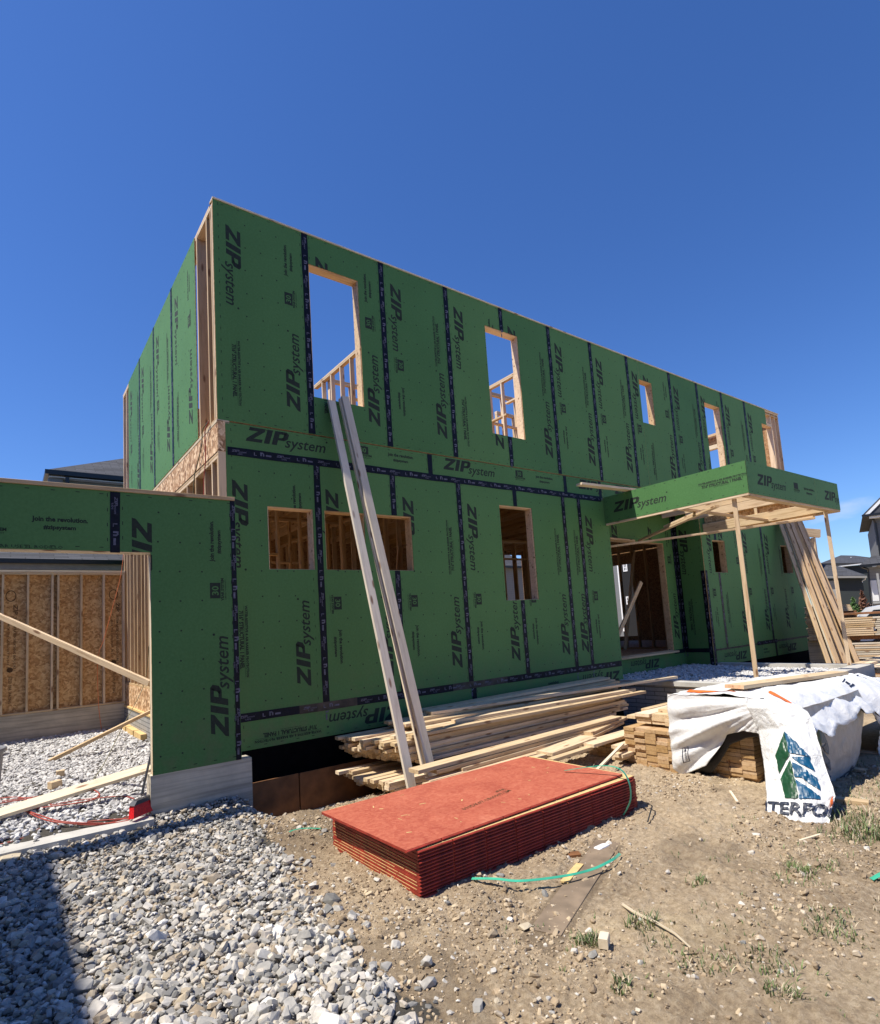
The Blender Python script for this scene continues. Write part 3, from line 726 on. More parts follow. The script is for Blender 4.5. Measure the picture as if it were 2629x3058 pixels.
for a, b, x0 in ((.09, 3.136, .145), (3.136, 6.21, 3.2), (6.21, 7.30, 6.4), (7.30, 10.4, 7.5), (10.4, 13.4, 10.3), (13.4, 15.85, 13.4)):
    sheet(FR, a+.0015, b-.0015, ZR+.002, ZU-.012, [], GREEN, prints=rimprints(x0), parent=house, name='rim_sheathing_panel', nails=False, back=OSB)
for a, b, x0 in ((.15, 3.7, 1.24), (3.7, 7.40, 6.18), (10.8, 13.2, 11.2), (13.2, 16.05, 14.0)):
    pr = [place(LOGO, x0+1.12, .585, 180), place(structp(), x0-.06, .52, 180) if x0 < 5 else place(joinp(), x0-.5, .56, 180)]
    sheet(FR, a, b-.002, ZL, ZB-.002, [], GREEN, prints=pr, parent=house, name='base_sheathing_panel', nails=False, back=OSB)
# side wall of the upper storey (faces the left of the photo)
SD = Plane((-.011, 0, 0), (0, -1, 0), (-1, 0, 0))
for y0, y1, k in ((.822, 2.205, 'A'), (2.205, 3.55, 'B'), (3.55, 4.87, 'B'), (4.87, 6.10, 'B')):
    pr = prints_for(k, -y1+.07, 4.262, 7.09)
    sheet(SD, -y1+.0015, -y0-.0015, 4.264, 7.085, [], GREEN, prints=pr, parent=house, back=OSB)
for yy in (2.205, 3.55, 4.87): tape(SD, (-yy, 7.085), (-yy, 4.264), parent=house)
# recessed entry
RC = Plane((0, .68, 0), (1, 0, 0), (0, -1, 0))
DH = [(7.95, 10.32, .60, 3.232)]
for a, b, x0 in ((7.4, 8.62, 8.25), (8.62, 9.84, 9.6), (9.84, 10.79, 9.54)):
    sheet(RC, a+.0015, b-.0015, ZB+.002, 3.90, DH, GREEN, prints=prints_for('A', x0, ZB, 3.88), parent=house, back=OSB)
sheet(RC, 7.4, 10.79, ZL, ZB-.002, [(7.95, 10.32, .69, .8)], GREEN, prints=[place(LOGO, 9.70, .61, 180)], parent=house, name='base_sheathing_panel', nails=False)
RT = Plane((10.789, 0, 0), (0, -1, 0), (-1, 0, 0))
sheet(RT, -.678, -.004, ZB+.002, 3.90, [], GREEN, prints=[place(LOGO, -.53, 3.55, -90), place(structp(), -.50, 1.9, -90)], parent=house, back=OSB)
sheet(RT, -.678, -.004, ZL, ZB-.002, [], GREEN, parent=house, name='base_sheathing_panel', nails=False)
RL = Plane((7.411, 0, 0), (0, 1, 0), (1, 0, 0))
sheet(RL, .013, .678, ZL, 3.90, [], GREEN, parent=house, back=OSB)
# rear and far side walls
RR = Plane((0, 6.91, 0), (-1, 0, 0), (0, 1, 0))
for k in range(13):
    a = -15.85+k*1.22; b = min(a+1.22, -0.01)
    sheet(RR, a, b, .335, 7.1, [(-11.9, -11.0, .9, 3.85), (-6.0, -4.2, .9, 3.0)], GREEN, parent=house, back=OSBI, nails=False, dashes=False)
RS = Plane((15.86, 0, 0), (0, 1, 0), (1, 0, 0))
for a, b in ((.25, 2.1), (2.1, 3.9), (3.9, 5.4), (5.4, 6.9)):
    sheet(RS, a, b, ZU, 7.03, [(1.35, 3.6, 4.8, 6.62)], GREEN, parent=house, back=OSBI, nails=False, dashes=False)
for a, b in ((.02, 2.1), (2.1, 3.9), (3.9, 5.4), (5.4, 6.9)):
    sheet(Plane((16.05, 0, 0), (0, 1, 0), (1, 0, 0)), a, b, ZL, ZU, [(5.4, 6.3, .86, 3.46)], GREEN, parent=house, back=OSBI, nails=False, dashes=False)
# tapes on the front
for xx in (1.22, 2.44, 3.66, 6.10, 7.32, 8.54, 10.155, 11.35 if False else 11.352, 12.54, 13.76): tape(FR, (xx, ZT), (xx, ZU+.01), parent=house)
tape(FR, (4.88, ZT), (4.88, 6.69), parent=house); tape(FR, (4.88, 4.775), (4.88, ZU+.01), parent=house)
for xx in (1.262, 3.66, 6.10, 6.54): tape(FR, (xx, ZR), (xx, ZB), parent=house)
tape(FR, (2.44, ZR), (2.44, 3.24), parent=house); tape(FR, (2.44, 2.44), (2.44, ZB), parent=house)
tape(FR, (4.88, ZR), (4.88, 3.56), parent=house); tape(FR, (4.88, 1.965), (4.88, ZB), parent=house)
tape(FR, (.11, ZR), (7.22, ZR), w=.105, parent=house, off=.0055)
for xx in (3.136, 6.21, 7.22): tape(FR, (xx, ZU-.015), (xx, ZR+.03), parent=house, w=.085)
for a, b, mt in ((.12, .9, TAPE), (.9, 1.7, TAPED), (1.7, 3.3, TAPE), (3.3, 4.4, TAPED), (4.4, 7.38, TAPE)): tape(FR, (a, ZB+.01), (b, ZB+.01), w=.105, parent=house, off=.0055, mat=mt)
tape(FR, (3.7, ZB-.03), (3.7, ZL), parent=house, text=False)
tape(FR, (11.43, ZR-.3), (11.43, 3.25), parent=house); tape(FR, (11.43, 2.47), (11.43, ZB), parent=house, mat=TAPED)
tape(FR, (13.82, ZR-.1), (13.82, ZB), parent=house)
tape(FR, (10.85, 2.52), (10.85, ZL), parent=house, w=.095); tape(RT, (-.05, 2.52), (-.05, ZL), parent=house, w=.095)
tape(FR, (10.9, ZB), (12.9, ZB), parent=house, mat=TAPED, text=False, off=.0055, w=.04); tape(FR, (12.9, ZB+.01), (14.0, ZB+.01), parent=house, off=.0055); tape(FR, (14.0, ZB+.01), (16.04, ZB+.01), parent=house, mat=TAPED, text=False, w=.05)
tape(FR, (13.9, ZB-.03), (13.9, ZL), parent=house, text=False)
tape(RC, (10.742, 3.9), (10.742, ZB), parent=house, w=.09); tape(RT, (-.628, 3.9), (-.628, ZB), parent=house, w=.09)
tape(RC, (10.33, ZB), (10.78, ZB), parent=house, text=False, off=.0055); tape(RT, (-.67, ZB), (-.10, ZB), parent=house, text=False, off=.0055)

# window and door openings: lumber lining the hole
def opening(x0, x1, z0, z1, Y=.012, d=.14, n='window_opening_frame', sill=True, lip=.012, parent=house, mat=WOODF):
    m = MB(); t = .038; L = lip
    m.box(x0-t+L, x0+L, Y, Y+d, z0-t, z1+t, mat); m.box(x1-L, x1+t-L, Y, Y+d, z0-t, z1+t, mat)
    m.box(x0+L, x1-L, Y+.001, Y+d-.001, z1-L, z1+.09, mat)
    if sill: m.box(x0+L, x1-L, Y+.001, Y+d-.001, z0-t, z0+L*.5, mat)
    return m.build(n, parent)
for h in UH[:4]: opening(*h)
for h in LH: opening(*h)
opening(7.95, 10.32, .742, 3.232, Y=.692, n='door_opening_frame')
h5 = MB(); h5.box(14.665, 14.71, .012, .15, 4.76, 6.70, WOODF); h5.box(14.71, 15.33, .012, .15, 6.655, 6.74, WOODF); h5.build('window_opening_frame', house)
def stud(x, y, z0, z1, ax='y', parent=house, name='stud', w=.14, t=.038, mat=WOODF):
    """vertical timber; ax = direction of its wide face"""
    return board(name, (x, y, z0), (x, y, z1), w if ax == 'y' else t, t if ax == 'y' else w, mat, parent, up=(1, 0, 0))
def studs_y(X, ys, z0, z1, parent=house, w=.14, nm='stud', mat=WOODF):     # wall running along Y, wide faces look along Y
    for yy in ys: board(nm, (X, yy, z0), (X, yy, z1), .038, w, mat, parent, up=(1, 0, 0))
def studs_x(Y, xs, z0, z1, parent=house, w=.14, nm='stud', mat=WOODF):
    for xx in xs: board(nm, (xx, Y, z0), (xx, Y, z1), w, .038, mat, parent, up=(1, 0, 0))
def hboard(n, x0, x1, y0, y1, z0, z1, mat=WOODF, parent=house):
    if abs(x1-x0) >= abs(y1-y0): return board(n, (x0, (y0+y1)/2, (z0+z1)/2), (x1, (y0+y1)/2, (z0+z1)/2), abs(y1-y0), abs(z1-z0), mat, parent)
    return board(n, ((x0+x1)/2, y0, (z0+z1)/2), ((x0+x1)/2, y1, (z0+z1)/2), abs(x1-x0), abs(z1-z0), mat, parent)
# upper storey, left side frame
studs_y(.073, (.052, .11, .30, .765, 6.125, 6.47, 6.86), 4.292, 7.03)
hboard('bottom_plate', 0.003, .143, .012, 6.88, 4.254, 4.292); hboard('top_plate', 0.003, .143, .012, 6.88, 7.032, 7.07); hboard('top_plate', 0.003, .143, .14, 6.88, 7.072, 7.108)
hboard('top_plate', .0, 15.85, -.012, .13, 7.113, 7.135, WOODW); hboard('top_plate', .145, 15.85, .013, .15, 7.07, 7.11, WOODF); hboard('bottom_plate', .145, 15.85, .013, .15, 4.254, 4.292)
# open corner frame at the right end of the upper storey
studs_x(.083, (15.345, 15.6, 15.825), 4.292, 7.07); hboard('top_plate', 14.9, 15.848, .013, .15, 6.99, 7.03, WOODF)
studs_y(15.78, (.24, .7, 1.33, 3.62), 4.292, 7.03)
hboard('top_plate', 15.71, 15.85, .16, 6.88, 7.032, 7.108); hboard('window_header', 15.71, 15.85, 1.35, 3.6, 6.62, 6.75, WOODP)
# partitions upstairs
def partition(name, ax, c, a, b, z0, z1, sp=.42, w=.09, gaps=(), mat=WOOD, extra=()):
    m = MB(); p = hboard(name, *((c, c+w, a, b) if ax == 'y' else (a, b, c, c+w)), z1-.04, z1, mat)
    k = a+.02
    while k < b:
        if not any(g0 < k < g1 for g0, g1 in gaps):
            (studs_y(c+w/2, (k,), z0+.04, z1-.041, p, w, mat=mat) if ax == 'y' else studs_x(c+w/2, (k,), z0+.04, z1-.041, p, w, mat=mat))
        k += sp
    lo_, hi_ = ((c, c+w, a, b) if ax == 'y' else (a, b, c, c+w))[:2], ((c, c+w, a, b) if ax == 'y' else (a, b, c, c+w))[2:]
    hboard('plate', *lo_, *hi_, z0, z0+.039, mat, p)
    hboard('plate', *lo_, *hi_, z1+.002, z1+.038, mat, p)
    for e in extra:
        (hboard('blocking', c+.002, c+w-.002, e[0], e[1], e[2], e[2]+.04, mat, p) if ax == 'y' else hboard('blocking', e[0], e[1], c+.002, c+w-.002, e[2], e[2]+.04, mat, p))
    return p
partition('interior_partition', 'y', 3.40, 1.10, 4.45, 4.254, 7.07, .42)
partition('interior_partition', 'x', 3.90, 3.5, 6.80, 4.254, 7.04, .5, extra=((4.0, 4.9, 6.72),))
partition('interior_partition', 'y', 6.93, .5, 3.55, 4.254, 7.07, .42, extra=((.6, 2.1, 6.5), (2.1, 3.5, 6.25)))
partition('interior_partition', 'x', 2.75, 7.04, 9.6, 4.254, 7.04, .45, extra=((7.1, 8.6, 6.3), (7.1, 9.0, 5.6)))
partition('interior_partition', 'x', 3.6, 8.1, 11.4, 4.254, 7.04, .6)
# floors
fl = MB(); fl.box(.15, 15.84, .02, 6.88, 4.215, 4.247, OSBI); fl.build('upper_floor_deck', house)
fl = MB(); fl.box(.15, 16.03, .70, 6.88, .66, .70, OSB); fl.box(.15, 7.39, .02, .70, .66, .70, OSB); fl.box(10.81, 16.03, .02, .70, .66, .70, OSB); fl.build('ground_floor_deck', house)
for k in range(39): hboard('floor_joist', .22+.405*k, .258+.405*k, .02, 6.85, 3.93, 4.212, WOODB)  # joists take the darker lumber, shade under the deck painted in
# downstairs frame on the left side, open to the weather
studs_y(.073, (.045, .28, .607, 1.043, 1.502, 1.95, 2.36, 2.77, 3.18, 3.59, 3.92, 4.318, 4.634, 4.95, 5.376, 5.73, 6.155, 6.514, 6.86), .90, 3.78)
hboard('bottom_plate', .003, .143, .02, 6.88, .862, .90); hboard('top_plate', .003, .143, .02, 6.88, 3.782, 3.82); hboard('top_plate', .003, .143, .02, 6.88, 3.822, 3.86)
hboard('corner_post', .012, .088, -.004, .011, .34, 3.86, WOODF) if False else None
board('corner_post', (.045, .004, .34), (.045, .004, 3.862), .012, .088, WOODF, house, up=(1, 0, 0))
rb = MB(); rb.box(-.004, .03, .014, 6.88, 3.863, 4.212, OSBR); rb.build('rim_board', house)
rb = MB(); rb.box(.0, .088, -.006, .012, 3.863, 4.24, OSBR); rb.build('rim_board', house)
hboard('floor_edge', -.008, .14, .0, 6.88, 4.214, 4.252, WOODP)
rb = MB(); rb.box(-.006, .03, 0.2, 6.86, .452, .86, OSBR); rb.build('rim_board', house)
fw = MB(); fw.box(-.03, .17, .2, 6.7, -.5, .41, BLOCKM); fw.build('block_wall', house)
hboard('sill_plate', -.045, .12, .2, 6.68, .412, .45, YEL)
fw = MB(); fw.box(.10, 7.42, .008, .20, -.6, ZL+.05, BLACKW); fw.box(10.8, 16.06, .008, .20, -.6, ZL+.05, BLACKW); fw.box(7.42, 10.8, .69, .85, -.6, .70, BLACKW); fw.box(7.42, 7.5, .2, .69, -.6, .5, BLACKW); fw.box(10.70, 10.8, .008, .69, -.6, .34, BLACKW); fw.build('foundation_wall', house)
fw = MB(); fw.box(16.06, 17.6, .4, .6, -.4, .52, CONC); fw.box(15.9, 16.06, .2, 6.9, -.5, .33, CONC); fw.build('foundation_wall', house)
# rooms downstairs seen through the openings, indoor shade put into the lumber colour
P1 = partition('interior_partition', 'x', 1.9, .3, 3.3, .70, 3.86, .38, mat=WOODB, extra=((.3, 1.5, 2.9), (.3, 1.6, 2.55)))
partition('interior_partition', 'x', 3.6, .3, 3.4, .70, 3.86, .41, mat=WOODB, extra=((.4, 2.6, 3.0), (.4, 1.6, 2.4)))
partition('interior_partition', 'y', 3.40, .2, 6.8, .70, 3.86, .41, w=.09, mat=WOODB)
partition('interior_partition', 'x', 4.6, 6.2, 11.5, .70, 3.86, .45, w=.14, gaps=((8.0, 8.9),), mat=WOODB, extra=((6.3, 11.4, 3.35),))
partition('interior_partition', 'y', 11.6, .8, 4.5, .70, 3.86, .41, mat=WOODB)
for a, b in (((3.0, 1.2, 1.0), (3.3, 1.2, 3.0)), ((10.6, 2.2, .75), (11.4, 2.2, 3.3)), ((7.4, 4.5, 3.4), (8.6, 4.5, 1.6))):
    board('wall_brace', a, b, .09, .038, WOODF, house, up=(0, 1, 0))
board('wall_brace', (8.45, 1.1, .73), (9.75, .98, 2.35), .10, .038, WOODF, house, up=(0, 1, 0))
hboard('door_sill', 7.95, 10.32, .55, .69, .70, .738, WOODF)

# ---- garage front, side and back
GF = Plane((0, -.4, 0), (1, 0, 0), (0, -1, 0))
GH = [(-5.0, -.815, -1, 2.555)]
sheet(GF, -1.133, .058, .33, 3.165, GH, GREEN, prints=prints_for('A', -1.14, .31, 3.19), parent=house, name='sheathing_panel', back=OSB)
for a, b in ((-3.57, -1.136), (-5.55, -3.573)):
    pr = [place(joinp(), -1.815, 2.752, 0), place(box30(), -2.25, 2.70, 0), place(fit('APLICAR USE EL RODILLO', .62, .03, .006, 0, 0, 0, 1), -2.19, 2.568, 0), place(LOGO, -3.5, 2.74, 0)]
    sheet(GF, a, b, 2.557, 3.165, [(-9, -5.0, -1, 2.5)], GREEN, prints=pr, parent=house, name='header_sheathing_panel', back=OSB, nails=False)
sheet(GF, -5.55, -5.0, .33, 2.557, [], GREEN, parent=house, back=OSB)
tape(GF, (-1.134, 3.16), (-1.134, 2.545), w=.09, parent=house)
tape(GF, (.028, 3.165), (.028, .33), w=.055, parent=house)
hboard('top_plate', -5.55, .052, -.415, -.262, 3.167, 3.207, WOODF); hboard('garage_header', -5.55, .05, -.387, -.262, 2.585, 2.86, WOODF)
hboard('header_trim', -5.0, -.80, -.392, -.262, 2.548, 2.583, WOODP)
for xx in (-.79, -.742): board('stud', (xx, -.326, .372), (xx, -.326, 2.545), .125, .038, WOODP, house, up=(1, 0, 0))
for xx in (-.35, .03): board('stud', (xx, -.326, .372), (xx, -.326, 2.58), .125, .036, WOODF, house, up=(1, 0, 0))
hboard('bottom_plate', -.81, .05, -.387, -.262, .334, .372, WOODF)
c_ = MB(); c_.box(-.835, .165, -.40+.002, -.20, -.7, .33, CONC); c_.build('garage_foundation_wall', house)
c_ = MB(); c_.box(-5.6, -5.0, -.398, -.20, -.7, .33, CONC); c_.box(-5.6, -5.4, -.2, 6.7, -.5, .48, CONC); c_.box(-5.6, -.03, 6.70, 6.92, -.5, .48, CONC); c_.build('garage_foundation_wall', house)
bs = sheet(Plane((0, 6.845, 0), (1, 0, 0), (0, -1, 0)), -5.6, 0, .52, 3.2, [], OSB, prints=[], parent=house, name='sheathing_panel', nails=False, dashes=False)
pm = MB()
BP = Plane((0, 6.845, 0), (1, 0, 0), (0, -1, 0))
for x0 in (-1.92, -.20):
    gl = [place([[(.085*math.cos(a), .11*math.sin(a)) for a in [k*math.pi/8+q for q in (0, math.pi/8)]]+[(.070*math.cos(a), .092*math.sin(a)) for a in [(k+1)*math.pi/8, k*math.pi/8]] for k in range(16)], x0, 2.72),
          place(fit('ZIP', .2, .07, .03, .2), x0+.04, 2.56, -90), place(fit('SYSTEM RATED SHEATHING EXPOSURE 1', 1.0, .045, .02, 0, 0, 0, 1), x0+.045, 2.30, -90),
          place(fit('48/24  7/16 CATEGORY  PS 2-10  000', .9, .04, .02, 0, 0, 0, 1), x0-.05, 2.2, -90), place(fit('SIZED FOR SPACING', .5, .05, .02, 0, 0, 0, 1), x0-.02, 1.2, -90),
          place([[(.05*math.cos(a), .05*math.sin(a)) for a in [k*math.pi/4 for k in range(8)]]], x0, 1.32)]
    for g in gl:
        for q in g: pm.face([BP.p(px, pz, .0015) for px, pz in q], INKO)
pm.build('panel_stamp', bs)
studs_x(6.772, (-5.2, -4.6, -4.0, -3.4, -2.85, -2.45, -2.043, -1.656, -1.267, -1.17, -.781, -.389, -.03), .522, 3.12, w=.13, mat=WOOD)
hboard('bottom_plate', -5.6, -.01, 6.705, 6.84, .484, .521, WOOD); hboard('top_plate', -5.6, -.01, 6.70, 6.84, 3.122, 3.16, WOOD); hboard('top_plate', -5.6, -.01, 6.69, 6.84, 3.162, 3.20, WOODP)
sheet(Plane((-5.58, 0, 0), (0, -1, 0), (-1, 0, 0)), -6.84, .26, .35, 3.2, [], GREEN, parent=house, back=OSB, nails=False, dashes=False)
sl = MB(); sl.box(-5.0, -.84, -.58, -.30, -.35, -.035, CONCP); sl.build('garage_sill', house)

# ---- porch roof (open deck of joists boxed with green sheathing)
pr_ = hboard('porch_roof', 7.30, 11.03, -2.715, -2.677, 3.40, 3.90, WOODF)
PL = Plane((7.285, 0, 0), (0, -1, 0), (-1, 0, 0)); PF = Plane((0, -2.73, 0), (1, 0, 0), (0, -1, 0)); PRt = Plane((11.055, 0, 0), (0, 1, 0), (1, 0, 0))
sheet(PL, .012, 2.73, 3.395, 3.912, [], GREEN, prints=[place(LOGO, .22, 3.575, 0, 1.04), place(structp(), 1.93, 3.60, 0, .98)], parent=pr_, name='fascia_panel', nails=False, back=OSB)
sheet(PF, 7.287, 9.95, 3.385, 3.912, [], GREEN, prints=[place(LOGO, 7.62, 3.56, 0, .98), place(box30(), 8.98, 3.57, 0), place(joinp(), 9.42, 3.57, 0)], parent=pr_, name='fascia_panel', nails=False, back=OSB)
sheet(PF, 9.952, 11.053, 3.385, 3.912, [], GREEN, prints=[place(LOGO, 10.33, 3.54, 0, .98)], parent=pr_, name='fascia_panel', nails=False, back=OSB)
sheet(PRt, -2.728, -.012, 3.385, 3.912, [], GREEN, parent=pr_, name='fascia_panel', nails=False, back=OSB)
hboard('rim_board', 7.298, 7.336, -2.67, -.02, 3.40, 3.90, WOODF, pr_); hboard('rim_board', 11.0, 11.038, -2.67, -.02, 3.62, 3.90, OSB, pr_)
for z_, mt in ((3.372, WOOD), (3.372, WOOD)):
    pass
hboard('bottom_trim', 7.288, 7.336, -2.72, -.02, 3.360, 3.393, WOODF, pr_); hboard('bottom_trim', 7.338, 11.05, -2.725, -2.60, 3.350, 3.383, WOODF, pr_); hboard('bottom_trim', 10.94, 11.05, -2.598, -.02, 3.350, 3.383, WOODF, pr_)
hboard('beam', 10.90, 10.98, -2.595, -.02, 3.388, 3.60, WOOD, pr_)
hboard('strut_board', 10.88, 10.97, -2.30, -.8, 3.315, 3.348, WOODF, pr_)
for yy in (-2.0, -1.2): board('block', (10.96, yy, 3.602), (10.96, yy, 3.74), .06, .05, WOOD, pr_, up=(1, 0, 0))
hboard('ledger', 10.93, 10.985, -2.5, -.6, 3.742, 3.79, WOOD, pr_)
for xx in (8.3, 9.25, 10.2): hboard('joist', xx, xx+.038, -2.675, -.015, 3.63, 3.88, WOODF, pr_)
hboard('cross_tie', 7.34, 10.95, -1.45, -1.36, 3.405, 3.443, WOODF, pr_)

# ---- rubbed ropes hanging over the rim of the house
def cord(name, pts, r, mat, label, cat='cord', group=None, k=6):
    P = [Vector(p) for p in pts]; out = []
    for i in range(len(P)-1):      # Catmull-Rom
        p0, p1, p2, p3 = P[max(i-1, 0)], P[i], P[i+1], P[min(i+2, len(P)-1)]
        for j in range(8):
            t = j/8; out.append(0.5*((2*p1)+(p2-p0)*t+(2*p0-5*p1+4*p2-p3)*t*t+(3*p1-p0-3*p2+p3)*t**3))
    out.append(P[-1]); base = out[-1]
    m = MB(); m.tube([p-base for p in out], r, mat, k); o = m.build(name, None, Matrix.Translation(base), smooth=True)
    return tag(o, label, cat, group)
cord('hanging_cord', [(-.03, .263, 4.30), (-.05, .45, 4.251), (-.035, .566, 4.09), (-.03, .834, 3.888), (-.035, .934, 3.79), (-.035, 1.028, 3.5), (-.04, 1.04, 3.0)], .007, CORDG, 'olive cord hanging over the particle-board rim below the upper storey corner')
cord('hanging_cord', [(-.03, .231, 4.30), (-.045, .349, 4.22), (-.035, .406, 4.14), (-.03, .427, 3.856), (-.035, .498, 3.586), (-.035, .50, 3.0)], .007, CORDR, 'red cord hanging over the particle-board rim next to the olive cord')
cord('hanging_cord', [(-.066, 6.45, 3.526), (-.129, 6.45, 3.026), (-.293, 6.45, 2.324), (-.425, 6.45, 1.789), (-.529, 6.45, 1.412), (-.517, 6.45, .563), (-.46, 6.5, .03)], .006, CORDO, 'thin orange cord dangling in front of the particle-board back wall of the garage')
cord('hanging_cord', [(-.03, 4.12, 1.6), (-.03, 4.25, 1.3), (-.05, 4.6, .87), (-.5, 3.7, .345), (-.9, 2.3, .10), (-1.157, 1.42, .02)], .006, CORDG, 'olive cord slanting from the stud wall down to the garage gravel')

# ================================================================ loose timber
def T(name, a, b, w, t, mat, label, cat='board', group=None, up=(0, 0, 1)):
    return tag(board(name, a, b, w, t, mat, None, up), label, cat, group)
# two planks leaning on the house
T('leaning_plank', (1.50, -1.53, -.21), (1.485, -.075, 4.73), .105, .04, WOODW, 'left of the two long grey-white planks leaning against the upper window sill', 'plank', 'planks leaning on the front wall', up=(0, -1, .3))
T('leaning_plank', (1.845, -1.45, -.21), (1.685, -.085, 4.83), .11, .04, WOODW, 'right of the two long grey-white planks leaning against the upper window sill', 'plank', 'planks leaning on the front wall', up=(0, -1, .3))
T('leaning_plank', (1.80, -1.39, -.21), (1.645, -.045, 4.80), .06, .04, WOODP, 'narrow pale plank tucked behind the right leaning plank', 'plank', 'planks leaning on the front wall', up=(0, -1, .3))
# upper pile
G1 = 'loose boards of the long pile along the front wall'
L1 = 'spruce two-by-four in the upper long pile between the green wall and the leaning planks'
def jit(s): return random.uniform(-s, s)
for row in range(7):
    zt_ = .345-.0405*row
    for c in range(9):
        y = -.22-.115*c+jit(.008)+(.03 if row % 2 else 0)
        if y < -1.18: continue
        if row == 0 and c in (3,): continue
        x0 = 1.33+.02*c+row*.02+jit(.06)+(.12 if row in (1, 2) and c in (2, 5) else 0)
        if row > 2: x0 = 1.28+.035*c+.06*(row-2)+jit(.03)
        x1 = 6.35-.05*c+jit(.25)-(.25 if c > 6 else 0)+(.0 if row > 2 else .15)
        if row == 0 and c > 5: x1 = 5.95+jit(.05)
        T('lumber_board', (x0, y+jit(.015), zt_-.019), (x1, y+.06+jit(.03), zt_-.019+jit(.004)+.012), .09, .038, WOOD, L1, group=G1)
L3 = 'spruce two-by-four in the raised back tier of the long pile, close to the green wall'
for row, ys, x0_, x1_ in ((0, (-.28, -.40, -.52, -.64, -.76, -.88, -1.0), 2.05, 6.15), (1, (-.30, -.42, -.54, -.66, -.78), 2.0, 6.25), (2, (-.30, -.42, -.54, -.66), 2.35, 6.35), (3, (-.32, -.46), 2.4, 6.4)):
    for y in ys: T('lumber_board', (x0_+jit(.14), y, .386+.0405*row), (x1_+jit(.2), y+.03+jit(.02), .386+.0405*row+.012*row), .112, .038, WOOD, L3, group=G1)
T('lumber_board', (2.4, -.62, .512), (7.42, -1.04, .475), .14, .038, WOOD, 'longest loose board, its far end sticking out past the pile towards the porch block wall', group=G1)
T('lumber_board', (1.62, -.95, .368), (4.6, -1.0, .372), .09, .038, WOODP, 'pale narrow board on the step of the long pile near its left end', group=G1)
for k in range(3): T('lumber_board', (1.75+.1*k+jit(.05), -1.16, .385-.0), (6.1-.1*k, -1.30, .385), .10, .038, WOOD, 'board along the front edge on top of the long pile', group=G1) if k == 0 else T('lumber_board', (2.1+.2*k, -1.04+.02*k, .386+.0405*(k-1)), (6.0-.1*k, -1.20, .39+.0405*(k-1)), .10, .038, WOOD, ('', 'lower board', 'upper board')[k]+' stacked just behind the front edge on top of the long pile', group=G1)
# lower pile on the ground
G2 = 'boards of the low pile on the ground'
L2 = 'spruce two-by-four in the low pile under the long pile'
for row in range(3):
    for c in range(9):
        y = -.40-.115*c+jit(.01)
        if row == 0 and c in (2, 3, 4) : continue
        x0 = 1.16+.015*c+jit(.03)+(.10*row if c < 3 else .04*row)+(.1 if c == 1 else 0)
        T('lumber_board', (x0, y, -.035-.0405*row), (5.2+jit(.3), y+.02, -.035-.0405*row), .09, .038, WOOD, L2, group=G2)
for x, y0 in ((2.7, -1.4), (3.9, -1.4), (5.0, -1.4)):
    T('spacer_block', (x, y0+.1, .030), (x, -.15, .030), .07, .06, WOODF, 'short timber spacer between the low and the long pile', 'timber block', 'spacers between the lumber piles')
    T('spacer_block', (x, y0+.1, -.20), (x, -.15, -.20), .07, .085, WOODF, 'short timber skid under the low pile', 'timber block', 'skids under the lumber piles')
# big beam and wide boards in front of the piles
T('lumber_beam', (1.385, -1.72, .148), (4.98, -1.58, .172), .17, .040, WOOD, 'long pale plank topping the low row in front of the long pile', 'plank')
T('lumber_board', (1.62, -1.73, .104), (4.9, -1.60, .13), .15, .038, WOODF, 'plank directly under the long pale plank behind the red panels', group='boards in front of the long pile')
T('lumber_board', (1.95, -1.74, .064), (4.8, -1.61, .09), .15, .038, WOOD, 'third plank down in the low row behind the red panels', group='boards in front of the long pile')
T('lumber_board', (1.50, -1.78, .03), (2.0, -1.76, .03), .14, .038, WOODF, 'short offcut poking out below the left end of the thick beam', group='boards in front of the long pile')
T('lumber_board', (1.42, -1.86, .022), (3.3, -1.80, .03), .09, .038, WOODF, 'narrow board lying below the front edge of the thick beam', group='boards in front of the long pile')
T('lumber_board', (2.2, -1.93, .03), (3.6, -2.0, .045), .09, .038, WOOD, 'pale board just behind the back edge of the red panels', group='boards in front of the long pile')
T('wide_board', (4.09, -1.70, .105), (5.28, -1.40, .115), .28, .038, WOOD, 'upper of two short wide boards left of the lumber bundle ends', group='short wide boards')
T('wide_board', (3.97, -1.76, .066), (5.1, -1.46, .075), .27, .036, WOODF, 'lower of two short wide boards left of the lumber bundle ends', group='short wide boards')
T('wide_board', (3.65, -2.11, .075), (4.62, -2.10, .085), .23, .038, WOOD, 'wide board lying in front of the stepped bundle ends, nearest the red panels', group='short wide boards')
T('wide_board', (3.05, -1.98, .065), (3.92, -1.93, .10), .24, .038, WOOD, 'wide board at the right end of the thick beam', group='short wide boards')
T('wide_board', (2.95, -2.16, .03), (3.68, -2.13, .04), .09, .038, WOOD, 'narrow pale board under the wide boards behind the red panels', group='short wide boards')
